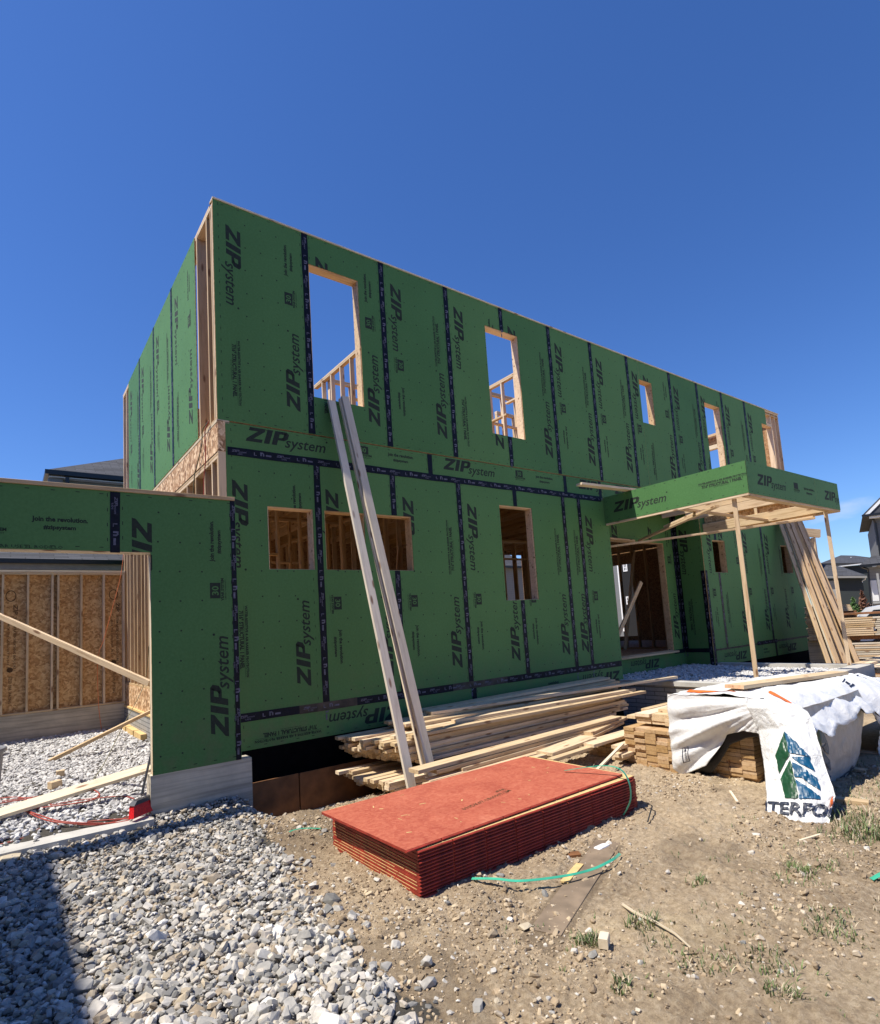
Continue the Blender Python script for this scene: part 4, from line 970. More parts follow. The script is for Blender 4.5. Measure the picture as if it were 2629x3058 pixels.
# bundle with its ends facing left
G3 = 'boards of the big lumber bundles'
LA = 'two-by-six in the uncovered lumber bundle whose ends face left beside the white tarp'
LB = 'two-by-six in the lumber bundle under the white tarp'
def bundle(cols, y0, zb, zt_fn, X0, X1, lab, g):
    for c in range(cols):
        y = y0-.142*c; z = zb; r = 0
        while z+.04 <= zt_fn(y):
            x0 = X0+jit(.009)+(.035 if random.random() < .10 else 0)
            T('lumber_board', (x0, y-.071, z+.019), (X1+jit(.02), y-.071, z+.019), .139, .038, WOODB, lab, group=g)
            z += .0405; r += 1
bundle(4, -1.84, -.13, lambda y: .06 if y > -2.2 else .02, 4.0, 6.4, LA, G3)
bundle(5, -2.41, -.175, lambda y: .30, 4.0, 6.4, LA, G3)
bundle(5, -3.17, -.175, lambda y: .62, 4.12, 6.4, LB, G3)
for k, (z, y, x, w) in enumerate(((.405, -2.60, 4.12, .19), (.365, -2.61, 4.14, .18), (.325, -2.60, 4.15, .19), (.405, -2.42, 4.45, .1), (.365, -2.42, 4.42, .1), (.325, -2.40, 4.40, .1), (.325, -2.28, 4.35, .12), (.445, -2.80, 4.30, .18), (.405, -2.80, 4.16, .18), (.365, -2.80, 4.15, .18), (.325, -2.80, 4.16, .18), (.485, -2.99, 4.35, .18), (.445, -2.99, 4.2, .18), (.405, -2.99, 4.14, .18), (.365, -2.99, 4.12, .18), (.325, -2.99, 4.12, .18))):
    T('lumber_board', (x, y, z-.001), (6.45, y+.05, z), w, .038, WOOD, 'loose pale board stacked on top of the uncovered bundle', group='loose boards on the uncovered bundle')
for k, (x, y, z) in enumerate(((3.86, -2.38, .045), (3.78, -2.46, -.03), (3.80, -2.42, -.07))):
    T('lumber_board', (x, y, z), (4.3, y+.02, z), .13, .038, WOOD, 'short board end jutting from the step of the uncovered bundle', group='stub ends at the bundle step')
T('wood_stick', (3.05, -2.62, -.10), (3.92, -2.44, .085), .035, .02, WOODP, 'thin splintered lath leaning between the red panels and the bundle ends', 'lath')
for y, z in ((-3.0, -.16), (-4.2, -.16)):
    pass
for x in (4.25, 5.3, 6.2):
    T('bundle_skid', (x, -1.85, -.198), (x, -4.45, -.198), .09, .045, WOODF, 'timber skid on the dirt under the lumber bundles', 'timber block', 'skids under the lumber bundles')
T('wood_block', (3.95, -4.58, -.165), (4.02, -4.86, -.165), .09, .07, WOOD, 'short block end poking out below the tarp near the printed corner', 'timber block')

# ---- red subfloor panels
G4 = 'red subfloor panels in the strapped stack'
NP_ = 15; zt_ = .150; th = .0215
for k in range(NP_):
    z1 = zt_-th*k-(.0012*k); z0 = z1-.019
    top = k == 0
    m = MB(); L_, W_ = 2.44, (1.225 if k == 0 else 1.32 if k == 1 else 1.27)
    fm = REDF if top else (YEL if k == 1 else REDE)
    m.box(0, L_, 0, W_, z0-z1, 0, REDE); m.f.pop(1); m.m.pop(1)
    m.face([(0, 0, 0), (L_, 0, 0), (L_, W_, 0), (0, W_, 0)], fm)
    # tongue along the front, notched every half metre; thin raw line along the left end
    x = 0.0
    seg = .30
    while x < L_-.05:
        e = min(x+seg-.012, L_)
        m.prism([(x, 0, -.015), (x, -.010, -.012), (x, -.012, -.008), (x, -.008, -.004), (x, 0, -.002)], [(e, 0, -.015), (e, -.010, -.012), (e, -.012, -.008), (e, -.008, -.004), (e, 0, -.002)], REDE); x += seg
    if k > 4:
        y = .03
        while y < W_-.04:
            l = random.uniform(.05, .35); e = min(y+l, W_-.02)
            if random.random() < .85: m.box(-.0012, .0008, y, e, -.006, -.0020, YEL)
            y = e+random.uniform(.0, .02)
    ang = .026 if top else (.004 if k == 1 else jit(.002))
    off = (.145, -3.462) if top else ((.225, -3.475) if k == 1 else (.225+jit(.003), -3.475+jit(.004)))
    if top:
        # smeared stencil on the top face
        for q in place(fit('090DK07-1860007-2M', .62, .05, .01, 0, 0, 0, 1), .80, .33, 8)+place(fit('=VA', .12, .05, .02, 0), 1.3, .47, 8): m.face([(px, py, .0015) for px, py in q], INKO)
        for _ in range(22):
            px, py, a = random.uniform(.1, 2.3), random.uniform(.1, 1.1), random.uniform(0, 3)
            l, w_ = random.uniform(.006, .030), random.uniform(.002, .006)
            m.face([(px+l*math.cos(a)*s1-w_*math.sin(a)*s2, py+l*math.sin(a)*s1+w_*math.cos(a)*s2, .0016) for s1, s2 in ((-1, -1), (1, -1), (1, 1), (-1, 1))], YEL)
    lab = 'topmost red panel of the stack, lying slightly askew with smeared black stencil on it' if top else ('second panel from the top, its raw yellow strip showing along the edges' if k == 1 else 'red-edged subfloor panel within the stack')
    o = m.build('subfloor_panel', None, Matrix.Translation((off[0], off[1], z1)) @ Matrix.Rotation(ang, 4, 'Z')); tag(o, lab, 'panel', G4)
def pstrap(name, pts, w, mat, label, ups=None):
    P = [Vector(p) for p in pts]; out = []
    for i in range(len(P)-1):
        p0, p1, p2, p3 = P[max(i-1, 0)], P[i], P[i+1], P[min(i+2, len(P)-1)]
        for j in range(7):
            t = j/7; out.append(0.5*((2*p1)+(p2-p0)*t+(2*p0-5*p1+4*p2-p3)*t*t+(3*p1-p0-3*p2+p3)*t**3))
    out.append(P[-1]); m = MB(); b = out[0]
    U = None
    if ups: U = [Vector(ups[0]).lerp(Vector(ups[1]), i/(len(out)-1)) for i in range(len(out))]
    m.ribbon([p-b for p in out], w, mat, .002, U); return tag(m.build(name, None, Matrix.Translation(b)), label, 'strap')
pstrap('packing_strap', [(2.30, -2.95, .165), (2.42, -3.28, .235), (2.47, -3.46, .225), (2.48, -3.54, .12), (2.47, -3.545, -.03), (2.42, -3.49, -.16)], .020, STRAP, 'green plastic strap looped loosely round the right end of the red panels', ups=((0, 0, 1), (0, -1, 0)))
gz = lambda x, y, d=.03: float(fine_h(x, y))+d
pstrap('packing_strap', [(.62, -3.54, gz(.62, -3.54, .02)), (.66, -3.74, gz(.66, -3.74, .06)), (.753, -3.89, gz(.75, -3.9, .07)), (1.022, -4.0, gz(1.02, -4.0, .06)), (1.27, -4.06, gz(1.27, -4.06, .05)), (1.5, -4.06, gz(1.5, -4.06, .05)), (1.67, -4.0, gz(1.65, -4.0, .03))], .019, STRAP, 'cut green strap curling over the dirt in front of the red panels', ups=((-.5, -.3, 1), (.2, -.5, .8)))
pstrap('packing_strap', [(.30, -1.80, -.13), (.20, -1.68, -.13), (.10, -1.62, -.14), (-.02, -1.67, -.155), (-.12, -1.73, -.165), (-.2, -1.79, -.17)], .022, STRAP, 'short green strap end on the dirt behind the left corner of the red panels')
pstrap('packing_strap', [(2.70, -3.46, gz(2.7, -3.46)), (2.66, -3.62, gz(2.66, -3.62, .05)), (2.53, -3.70, gz(2.53, -3.70, .05)), (2.40, -3.75, gz(2.4, -3.75, .02))], .012, RUBBER, 'short black strap curl on the dirt at the right end of the red panels')
pstrap('packing_strap', [(2.38, -5.36, gz(2.38, -5.36, .02)), (2.46, -5.40, gz(2.46, -5.4, .03)), (2.7, -5.42, gz(2.7, -5.42, .02))], .035, STRAP, 'bit of green strap on the dirt at the right edge')

# ---- white tarp over the bundles
def patch(m, fn, nu, nv, mat, back=None, th=.004):
    """curved cloth sheet with thickness; fn(u, v) -> point"""
    A = [[Vector(fn(i/nu, j/nv)) for j in range(nv+1)] for i in range(nu+1)]
    def nrm(i, j):
        du = A[min(i+1, nu)][j]-A[max(i-1, 0)][j]; dv = A[i][min(j+1, nv)]-A[i][max(j-1, 0)]; n = du.cross(dv); return n.normalized() if n.length > 1e-9 else Vector((0, 0, 1))
    B = [[A[i][j]+nrm(i, j)*th for j in range(nv+1)] for i in range(nu+1)]
    b0 = len(m.v); ix = lambda i, j, s: s*(nu+1)*(nv+1)+i*(nv+1)+j
    vs = [A[i][j] for i in range(nu+1) for j in range(nv+1)]+[B[i][j] for i in range(nu+1) for j in range(nv+1)]
    m.add(vs, [(ix(i, j, 0), ix(i+1, j, 0), ix(i+1, j+1, 0), ix(i, j+1, 0)) for i in range(nu) for j in range(nv)], mat)
    k = m.mi(back or mat)
    for i in range(nu):
        for j in range(nv): m.f.append(tuple(b0+q for q in (ix(i, j, 1), ix(i, j+1, 1), ix(i+1, j+1, 1), ix(i+1, j, 1)))); m.m.append(k)
    for i in range(nu):
        for j in (0, nv): m.f.append(tuple(b0+q for q in (ix(i, j, 0), ix(i+1, j, 0), ix(i+1, j, 1), ix(i, j, 1)))); m.m.append(m.mi(mat))
    for j in range(nv):
        for i in (0, nu): m.f.append(tuple(b0+q for q in (ix(i, j, 0), ix(i, j+1, 0), ix(i, j+1, 1), ix(i, j, 1)))); m.m.append(m.mi(mat))
def nz3(x, y, z, s): return noise.noise(Vector((x*s, y*s, z*s)))
def fold(x, y, z, a=.02): return a*(nz3(x, y, z, 3.1)+.6*nz3(x+7, y, z, 7.3)+.35*nz3(x, y+5, z, 17)+.18*nz3(x, y, z+3, 38))
tarp = empty('tarp', (3.98, -3.1, .69), 'white plastic tarp with dark print draped over the lumber bundle', 'tarp')
def top_fn(u, v):      # u along +X, v from the back edge to the front edge and over it
    x = 3.97+2.72*u
    prof = [(0, -3.05, .40), (.06, -3.06, .665), (.12, -3.12, .70), (.45, -3.62, .722), (.68, -4.02, .715), (.80, -4.20, .655), (.92, -4.38, .52), (1.0, -4.50, .40)]
    vv = [p[0] for p in prof]; y = float(np.interp(v, vv, [p[1] for p in prof])); z = float(np.interp(v, vv, [p[2] for p in prof]))
    f = max(0, (v-.6)/.4)
    z += fold(x*1.2+y*.8, y*.4, z, .022)+f*(.045*math.sin(x*5.2+y*7)+.02*math.sin(x*13+y*9)); y += f*fold(x, z, y, .032)
    z += -.05*u*u*(1 if v < .7 else .4)+.05*f*u
    if v > .97: z -= .05*math.sin(x*4.1)**2-.02*math.sin(x*17)
    return (x, y, z)
t1 = MB(); patch(t1, top_fn, 110, 60, TARP, TARPIN, .005); t1.build('top_sheet', tarp, smooth=True)
def end_fn(u, v):      # hanging over the bundle ends; u towards the viewer (-Y), v downwards
    y = -3.06-1.02*u
    zb = float(np.interp(y, [-4.08, -4.02, -3.86, -3.68, -3.56, -3.44, -3.30, -3.13, -3.06], [.33, .36, .37, .31, .13, -.03, -.10, -.185, -.12]))
    zt = .70; z = zt+(zb-zt)*v
    x = 3.975-.035*math.sin(min(1, v*3)*1.57)
    # creases fan out from the strap towards the lower left corner
    dy, dz = y+4.05, z-.72; ang = math.atan2(-dz, dy+.25); rr = math.hypot(dy, dz)
    w = nz3(ang*2.1, 3.3, rr*.5, 3.2)+.5*nz3(ang*5, 1.1, rr*.8, 3.2)
    x -= (.075*w*min(1, rr*1.6)*min(1, v*3))+fold(x, y*1.5, z, .010)*min(1, v*4)-.02*v*v
    return (x, y, z)
t2 = MB(); patch(t2, end_fn, 70, 60, TARP, TARPIN, .005); t2.f = [tuple(reversed(f)) for f in t2.f]; t2.build('end_sheet', tarp, smooth=True)
def lining_fn(u, v):
    p = end_fn(u, v); k = .11*math.sin(math.pi*min(1, max(0, u*.95)))*v
    return (4.03+.01*v, p[1], p[2]-k)
t2b_ = MB(); patch(t2b_, lining_fn, 40, 30, TARPIN, TARPIN, .004); t2b_.f = [tuple(reversed(f)) for f in t2b_.f]; t2b_.build('black_lining', tarp, smooth=True)
def flap_fn(u, v):     # printed corner flap, u from the inner edge to the outer edge
    KL = [(0, 3.96, -3.93, .715), (.12, 3.92, -3.96, .62), (.30, 3.96, -4.02, .40), (.55, 3.78, -4.12, .16), (.8, 3.45, -4.27, -.06), (1, 3.16, -4.37, -.19)]
    KR = [(0, 4.06, -4.36, .66), (.12, 4.02, -4.47, .60), (.30, 3.92, -4.55, .46), (.55, 3.74, -4.66, .22), (.8, 3.55, -4.78, .0), (1, 3.36, -4.78, -.18)]
    ks = [k[0] for k in KL]
    a = Vector([float(np.interp(v, ks, [k[i] for k in KL])) for i in (1, 2, 3)]); c = Vector([float(np.interp(v, ks, [k[i] for k in KR])) for i in (1, 2, 3)])
    p = a.lerp(c, u)+Vector((-.13, -.05, .04))*math.sin(math.pi*u)*(.15+.85*math.sin(math.pi*min(1, v*.95)))
    q = fold(u*1.1, v*1.7, 3, .022)+.004*nz3(u*9, v*13, 2, 2.2)+.018*nz3(u*2.0, v*6, 4, 1.6)*(1-v)
    p += Vector((-.75, -.55, .2))*q
    p.z = max(p.z, -.195+.01*nz3(u*9, v*9, 0, 1))
    return p
t3 = MB(); patch(t3, flap_fn, 60, 80, TARPC, TARPIN, .005); t3.f = [tuple(reversed(f)) for f in t3.f]
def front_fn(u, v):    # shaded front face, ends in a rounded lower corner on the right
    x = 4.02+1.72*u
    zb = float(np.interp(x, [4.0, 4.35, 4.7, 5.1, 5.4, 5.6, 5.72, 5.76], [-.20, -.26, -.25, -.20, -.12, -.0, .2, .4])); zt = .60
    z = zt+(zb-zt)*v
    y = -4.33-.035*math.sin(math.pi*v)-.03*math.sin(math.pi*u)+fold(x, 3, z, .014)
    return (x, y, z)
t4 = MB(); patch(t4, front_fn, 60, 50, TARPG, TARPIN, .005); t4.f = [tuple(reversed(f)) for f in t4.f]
def lay(m, fn, polys, mat, u0, v0, su, sv, off=.009, sub=.03):
    """lay flat artwork (x right, y up) on a cloth patch"""
    for p in polys:
        pts = []
        for i in range(len(p)):
            a, b = Vector(p[i]), Vector(p[(i+1) % len(p)]); k = max(1, int((b-a).length/sub))
            pts += [a.lerp(b, j/k) for j in range(k)]
        xs = [q.x for q in pts]; ys = [q.y for q in pts]
        # slice into small cells so that the print follows the folds
        cx0, cx1, cy0, cy1 = min(xs), max(xs), min(ys), max(ys); nx, ny = max(1, math.ceil((cx1-cx0)/sub)), max(1, math.ceil((cy1-cy0)/sub))
        base = [tuple(q) for q in p]
        for i in range(nx):
            col = clip_half(clip_half(base, 0, cx0+(cx1-cx0)*i/nx, False), 0, cx0+(cx1-cx0)*(i+1)/nx, True) if nx > 1 else base
            if not col: continue
            for j in range(ny):
                c = clip_half(clip_half(col, 1, cy0+(cy1-cy0)*j/ny, False), 1, cy0+(cy1-cy0)*(j+1)/ny, True) if ny > 1 else col
                if not c: continue
                P = []
                for (x, y) in c:
                    u, v = u0+x*su, v0-y*sv
                    if not (0 <= u <= 1 and 0 <= v <= 1): P = None; break
                    e = 1e-3; A = Vector(fn(u, v)); du = Vector(fn(min(u+e, 1), v))-Vector(fn(max(u-e, 0), v)); dv = Vector(fn(u, min(v+e, 1)))-Vector(fn(u, max(v-e, 0)))
                    n = du.cross(dv).normalized(); P.append(A-n*off)
                if P: m.face(P, mat)
def emblem():
    """two-peaked mountain tree mark, unit square"""
    Gp = [[(.46, 1.0), (.27, .80), (.10, .62), (.46, .62)], [(.46, .62), (.10, .62), (.12, .34), (.42, .60)], [(.46, .56), (.13, .26), (.17, .0), (.46, .0)], ]
    Bp = [[(.46, 1.0), (.46, .66), (.92, .62), (.72, .80)], [(.50, .60), (.92, .62), (.95, .40), (.66, .50)], [(.48, .52), (.66, .47), (.96, .30), (.96, .12), (.62, .30), (.48, .30)][:6], [(.48, .28), (.95, .03), (.94, .0), (.48, .0)]]
    Gl = [[(.30, .30), (.46, .46), (.46, .18), (.36, .08)]]
    return Gp, Bp, Gl
Gp, Bp, Gl = emblem()
for mm, fn, (u0, v0, su, sv) in ((t3, flap_fn, (.18, .83, .66, .50)), (t4, front_fn, (.14, .86, .20, .66))):
    lay(mm, fn, Gp, LOGG, u0, v0, su, sv); lay(mm, fn, Bp, LOGB, u0, v0, su, sv); lay(mm, fn, Gl, LOGL, u0, v0, su, sv, .0085)
lay(t3, flap_fn, fit('INTERFOR', 1.62, .15, .025, 0, -.33, 0, 3), INKT, .03, .955, .86, .62, .013)
lay(t4, front_fn, fit('INTERFOR', 1.3, .13, .03, 0, 0, 0), INKT, .06, .985, .5, .5, .008)
hw = fit('7 Plu Par', .22, .13, -.004, .2)
lay(t4, front_fn, hw, GREYT, .74, .42, .85, .9)
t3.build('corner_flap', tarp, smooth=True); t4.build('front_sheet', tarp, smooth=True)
t5 = MB()
for (uu, vv, fn) in ((.66, .84, top_fn), (.93, .78, top_fn)):
    t5 = MB(); lay(t5, fn, [[(0, .0), (.09, 0), (.09, .012), (0, .012)], [(0, .05), (.09, .05), (.09, .058), (0, .058)], [(.02, .02), (.06, .02), (.06, .042), (.02, .042)]], INKT, uu, vv, .42, 1.1, .007); t5.build('tarp_print', tarp)
t5 = MB()
fr_ = [[(0, 0), (.07, 0), (.07, .008), (0, .008)], [(0, .25), (.07, .25), (.07, .258), (0, .258)], [(0, 0), (.006, 0), (.006, .258), (0, .258)], [(.064, 0), (.07, 0), (.07, .258), (.064, .258)], [(.018, .185), (.052, .185), (.035, .235)]]
lay(t5, end_fn, fr_+place(fit('WARNING', .14, .022, .015), .03, .17, -90), INKT, .13, .86, .95, .72, .007)
t5.build('tarp_print', tarp)
# orange tie strips
t6 = MB(); lay(t6, top_fn, [[(0, 0), (.045, 0), (.045, .22), (0, .22)]], ORANGE, .108, .90, .42, 1.0, .008); t6.build('orange_tie', tarp)
t6 = MB(); lay(t6, top_fn, [[(0, 0), (.05, 0), (.03, .35), (-.02, .35)]], ORANGE, .06, .52, 1.1, 1.0, .008); t6.build('orange_tie', tarp)
t6 = MB(); lay(t6, flap_fn, [[(0, 0), (.05, .02), (.03, .14), (-.02, .12)]], ORANGE, .95, .90, .7, .7, .012); t6.build('orange_tie', tarp)
T('weight_plank', (4.30, -3.66, .765), (6.52, -3.90, .705), .22, .04, WOOD, 'plank lying on the white tarp to hold it down', 'plank')
# second tarp at the right edge, black inside
tarp2 = empty('tarp', (6.7, -4.2, .5), 'crumpled white and black tarp hanging open at the right edge of the photo', 'tarp')
def t2a(u, v):
    x = 6.42+1.7*u; y = -3.55-.95*v; z = .60-.12*u-.36*max(0, v-.45)/.55+fold(x, y, 0, .04)
    return (x, y, z)
def t2b(u, v):
    x = 6.05+.55*u; y = -4.34-.05*math.sin(u*3); z = .40-.68*v+.0*u
    y += fold(x, 1, z, .06); x += .10*math.sin(v*2.5)
    return (x, y, z)
def t2c(u, v):
    x = 6.5+1.5*u; y = -4.45+.10*u+fold(u*3, 1, v, .05); z = .28-.42*v+.04*math.sin(u*9)
    return (x, y, z)
m = MB(); patch(m, t2a, 50, 40, TARP, TARPIN); m.build('top_sheet', tarp2, smooth=True)
m = MB(); patch(m, t2b, 30, 40, TARP, TARPIN); m.f = [tuple(reversed(f)) for f in m.f]; m.build('front_sheet', tarp2, smooth=True)
m = MB(); patch(m, t2c, 30, 20, TARPIN, TARPIN); m.f = [tuple(reversed(f)) for f in m.f]; m.build('black_lining', tarp2, smooth=True)
m = MB(); m.tube([(6.35+.12*i, -4.46+.01*math.sin(i), .40+.05*math.sin(i*.9)-.012*i) for i in range(12)], .018, TARPIN, 8); m.build('rolled_edge', tarp2, smooth=True)

# ---- porch foundation with gravel infill
pf = empty('porch_foundation', (7.3, 0, -.2), 'low concrete block porch foundation filled with pale gravel below the entry', 'foundation')
m = MB(); m.box(7.30, 7.50, -2.90, -.004, -.5, .335, BLOCKM); m.build('block_wall', pf)
m = MB(); m.box(7.27, 7.50, -2.92, -.004, .337, .41, CONCP); m.build('curb', pf)
m = MB(); m.box(10.84, 11.05, -2.92, -.03, .20, .41, CONCP); m.box(10.84, 11.05, -2.92, -.03, -.5, .197, CONC); m.build('curb', pf)
m = MB(); m.box(7.502, 10.838, -2.92, -2.66, -.4, .405, CONCP); m.build('curb', pf)
m = MB(); m.box(7.51, 10.83, -2.655, .66, -.3, .30, CONC); m.build('fill', pf)
x, y = pts_in(7.52, 10.82, -2.63, .64, 6500)
s = np.clip(rng.lognormal(math.log(.027), .3, len(x)), .014, .05); z = .315+rng.uniform(-.01, .02, len(x))+.05*sstep(-1.2, .6, y)
scatter('porch_gravel', np.stack([x, y, z], 1), s, GRAVELW, 'white gravel filling the porch foundation')
# props
def prop(a, b, label, w=.066, t=.038, grp='temporary timber props under the porch roof'):
    return T('timber_prop', a, b, w, t, WOODF, label, 'prop', grp, up=(1, .3, 0))
prop((7.41, -2.45, .32), (7.38, -2.45, 3.36), 'left vertical timber prop holding up the porch roof')
prop((10.75, -2.62, .41), (10.60, -2.62, 3.35), 'right vertical timber prop holding up the far corner of the porch roof')
T('timber_brace', (8.18, .62, 3.07), (10.93, -2.30, 3.30), .09, .038, WOODF, 'long thin brace running from the door header to the far porch beam', 'brace', 'braces under the porch roof', up=(0, 0, 1))
T('timber_brace', (9.27, .60, 3.24), (7.70, -2.0, 3.36), .09, .038, WOODF, 'diagonal brace rising from above the door to the near corner of the porch roof', 'brace', 'braces under the porch roof')
T('timber_brace', (8.62, -.45, 3.335), (8.05, -1.45, 3.385), .07, .038, WOOD, 'short sunlit brace scabbed onto the diagonal brace', 'brace', 'braces under the porch roof')
T('header_scrap', (8.2, .60, 3.245), (9.1, .62, 3.235), .05, .04, WOODF, 'short strip of lumber on the door header', 'board')
LBA, LBB = (6.02, -.47, 3.945), (7.62, -.60, 3.938)
T('loose_board', LBA, LBB, .14, .038, WOOD, 'board sticking out of the top left of the porch roof past the fascia', 'board')
# boards leaning at the far end of the house
for k in range(13):
    f = k/12; xt = 14.83+1.07*f+jit(.02); xb = 13.05+1.75*f+jit(.05); dy = (0, .16, .05, .2, .1)[k % 5]
    T('leaning_board', (xb, -1.52-dy, -.2), (xt, -.05-dy*.8, 4.15-jit(.1)), .105, .038, (WOODF, WOODB, WOODW, WOODB, WOOD)[k % 5],
      'long board in the bunch leaning on the far right end of the house', 'board', 'boards leaning on the far end of the house', up=(-.5, -.85, .2))
# timber beyond the porch slab
for k in range(4):
    T('lumber_board', (11.1, -2.55-.15*k, .36-.05*(k > 1)), (14.6, -2.35-.15*k, .36-.05*(k > 1)), .14, .05, WOOD, 'timber lying on the ground just beyond the porch corner', group='timbers beyond the porch corner')
    T('lumber_board', (11.1, -2.55-.15*k, .27), (14.6, -2.35-.15*k, .27), .14, .09, WOODF, 'timber in the lower layer beyond the porch corner', group='timbers beyond the porch corner')
for k in range(5):
    T('lumber_board', (9.9+.1*k, -3.35-.12*k, .20-.05*k), (13.0, -3.3-.12*k, .20-.05*k), .12, .04, REDE if k % 2 else WOOD, 'board in the low stack behind the right-hand tarp', group='boards behind the right-hand tarp')

# ---- inside the garage
T('timber_brace', (-1.46, 3.62, .02), (-.02, 3.72, .57), .085, .05, WOOD, 'brace lying from the garage gravel up to the block wall', 'brace', 'braces in the garage', up=(0, 0, 1))
T('timber_brace', (-2.35, .35, .05), (-.45, .34, .315), .12, .040, WOODP, 'thick pale plank slanting across the garage opening near the gravel', 'brace', 'braces in the garage', up=(0, -.45, .9))
T('timber_brace', (-2.6, 2.25, 2.42), (-.80, -.20, 1.22), .038, .062, WOODF, 'long diagonal brace running from the stub wall up to the left of the garage', 'brace', 'braces in the garage', up=(0, 0, 1))
T('wood_block', (-1.45, 2.30, .05), (-1.36, 2.30, .05), .07, .07, WOOD, 'small square wood block farther back on the garage gravel', 'wood block', 'wood blocks on the gravel')
T('wood_block', (-1.56, 1.55, .05), (-1.45, 1.60, .055), .09, .08, WOOD, 'small square wood block nearer the plank on the garage gravel', 'wood block', 'wood blocks on the gravel')
T('wood_block', (-2.35, 5.4, .10), (-2.0, 5.0, .10), .14, .04, WOOD, 'short board resting on the gravel behind the grey bin', 'wood block')
for k, (a, b) in enumerate(((4.35, 5.0), (5.05, 5.75), (5.80, 6.6))):
    m = MB(); m.box(-.13-.01*k, -.035, 0, b-a, 0, .11, YEL); tag(m.build('form_strip', None, Matrix.Translation((0, a, .0))), ('nearest', 'middle', 'farthest')[k]+' yellow particle-board strip along the foot of the garage block wall', 'board', 'strips along the block wall')
for k, (a, b, zt_) in enumerate(((.19, .79, 0.0), (.80, 2.3, .0), (2.31, 4.5, .02))):
    m = MB(); m.box(0, b-a, 0, .02, -.55, 0, FORM); tag(m.build('form_board', None, Matrix.Translation((a, -.165-.012*k, zt_))), ('leftmost', 'middle', 'rightmost')[k]+' brown form board standing in the trench below the black foundation', 'board', 'form boards in the trench')
# bin
bn = MB(); n = 28
ring = lambda r, z: [(r*math.cos(2*math.pi*i/n), r*math.sin(2*math.pi*i/n), z) for i in range(n)]
R5 = [(.0, .02), (.215, 0), (.222, .05), (.262, .60), (.268, .61), (.285, .615), (.29, .64), (.285, .655), (.262, .655), (.255, .62), (.21, .06), (.0, .05)]
vs = [p for r, z in R5 for p in ring(max(r, .001), z)]
bn.add(vs, [(i*n+j, i*n+(j+1) % n, (i+1)*n+(j+1) % n, (i+1)*n+j) for i in range(len(R5)-1) for j in range(n)], BIN)
tag(bn.build('waste_bin', None, Matrix.Translation((-2.255, .80, .01)), smooth=True), 'round grey plastic bin at the left edge of the garage opening', 'bin')
# broom
br = empty('broom', (-.90, -.33, -.05), 'red-bristled push broom propped behind the left corner of the stub wall', 'broom')
m = MB(); m.prism([(-1.045, -.50, .00), (-.76, -.27, .00), (-.72, -.32, .00), (-1.01, -.555, .00)], [(-1.03, -.46, .105), (-.77, -.25, .105), (-.735, -.29, .105), (-1.0, -.51, .105)], REDP)
m.build('bristles', br)
m = MB(); m.prism([(-1.05, -.455, .107), (-.77, -.235, .107), (-.72, -.30, .107), (-1.0, -.525, .107)], [(-1.0, -.44, .14), (-.77, -.25, .14), (-.74, -.29, .14), (-.97, -.48, .14)], DARKP); m.build('brush_head', br)
m = MB(); m.tube([(-.91, -.375, .17), (-.72, -.12, .75), (-.62, .06, 1.15)], .012, DARKP, 8); m.build('handle', br)
# red cord tangle
g = .035
cord('extension_cord', [(-2.4, 1.6, g), (-2.02, 1.43, g), (-1.90, 1.35, g), (-1.60, .95, g), (-1.37, 1.23, g), (-1.20, 1.05, g), (-1.16, .58, g), (-1.3, .42, g), (-1.56, .50, g), (-1.80, .62, g), (-1.87, .72, g+.02), (-1.72, .05, g+.02), (-1.567, -.24, g), (-1.235, -.38, -.03), (-.95, -.28, -.02), (-.92, -.20, 0)], .0065, CORDR, 'tangled red extension cord looping over the garage gravel', 'cord', k=7)
cord('extension_cord', [(-2.5, .95, g), (-2.0, 1.15, g), (-1.75, 1.05, g), (-1.86, .68, g+.03), (-1.69, .02, g+.03), (-1.52, -.27, g), (-1.18, -.40, -.03), (-1.0, -.42, -.03), (-1.24, -.31, -.01), (-1.66, -.13, 0), (-1.857, -.29, -.02), (-2.2, -.26, -.04)], .0065, CORDR, 'second red extension cord running toward the broom', 'cord', k=7)
cord('extension_cord', [(-2.0, 1.25, g), (-1.7, 1.15, g), (-1.45, .95, g), (-1.6, .60, g), (-1.35, .55, g), (-1.0, .35, g), (-.9, .1, g)], .0055, CORDR, 'thin red cord lying farthest back in the tangle on the gravel', 'cord', k=6)

# ---- odds and ends on the dirt
T('muddy_board', (.50, -4.335, -.186), (1.86, -3.75, -.184), .19, .03, MUDB, 'flat brown mud-covered board pressed into the dirt in front of the red panels', 'board')
def chunk(name, loc, dims, mat, label, cat, rot=0, group=None):
    v, f = ROCKS[random.randrange(16)]; m = MB(); m.add([(a*dims[0], b*dims[1], c*dims[2]) for a, b, c in v], [tuple(q) for q in f], mat)
    return tag(m.build(name, None, Matrix.Translation((loc[0], loc[1], gz(loc[0], loc[1], dims[2]*.3))) @ Matrix.Rotation(rot, 4, 'Z')), label, cat, group)
chunk('litter', (1.73, -3.79), (.075, .05, .03), WHITE, 'crumpled white scrap between the red panels and the muddy board', 'litter')
chunk('rag', (1.17, -1.95), (.12, .08, .06), WHITE, 'crumpled white rag behind the back edge of the red panels', 'rag')
T('wood_block', (.56, -4.70, gz(.6, -4.68, .03)), (.63, -4.66, gz(.6, -4.68, .03)), .05, .05, WOODP, 'small cream wood offcut next to the brightest grass tuft', 'wood block')
T('wood_block', (1.44, -3.70, gz(1.45, -3.72, .012)), (1.52, -3.75, gz(1.45, -3.72, .012)), .07, .02, FORM, 'small brown offcut in the shadow line of the red panels', 'wood block')
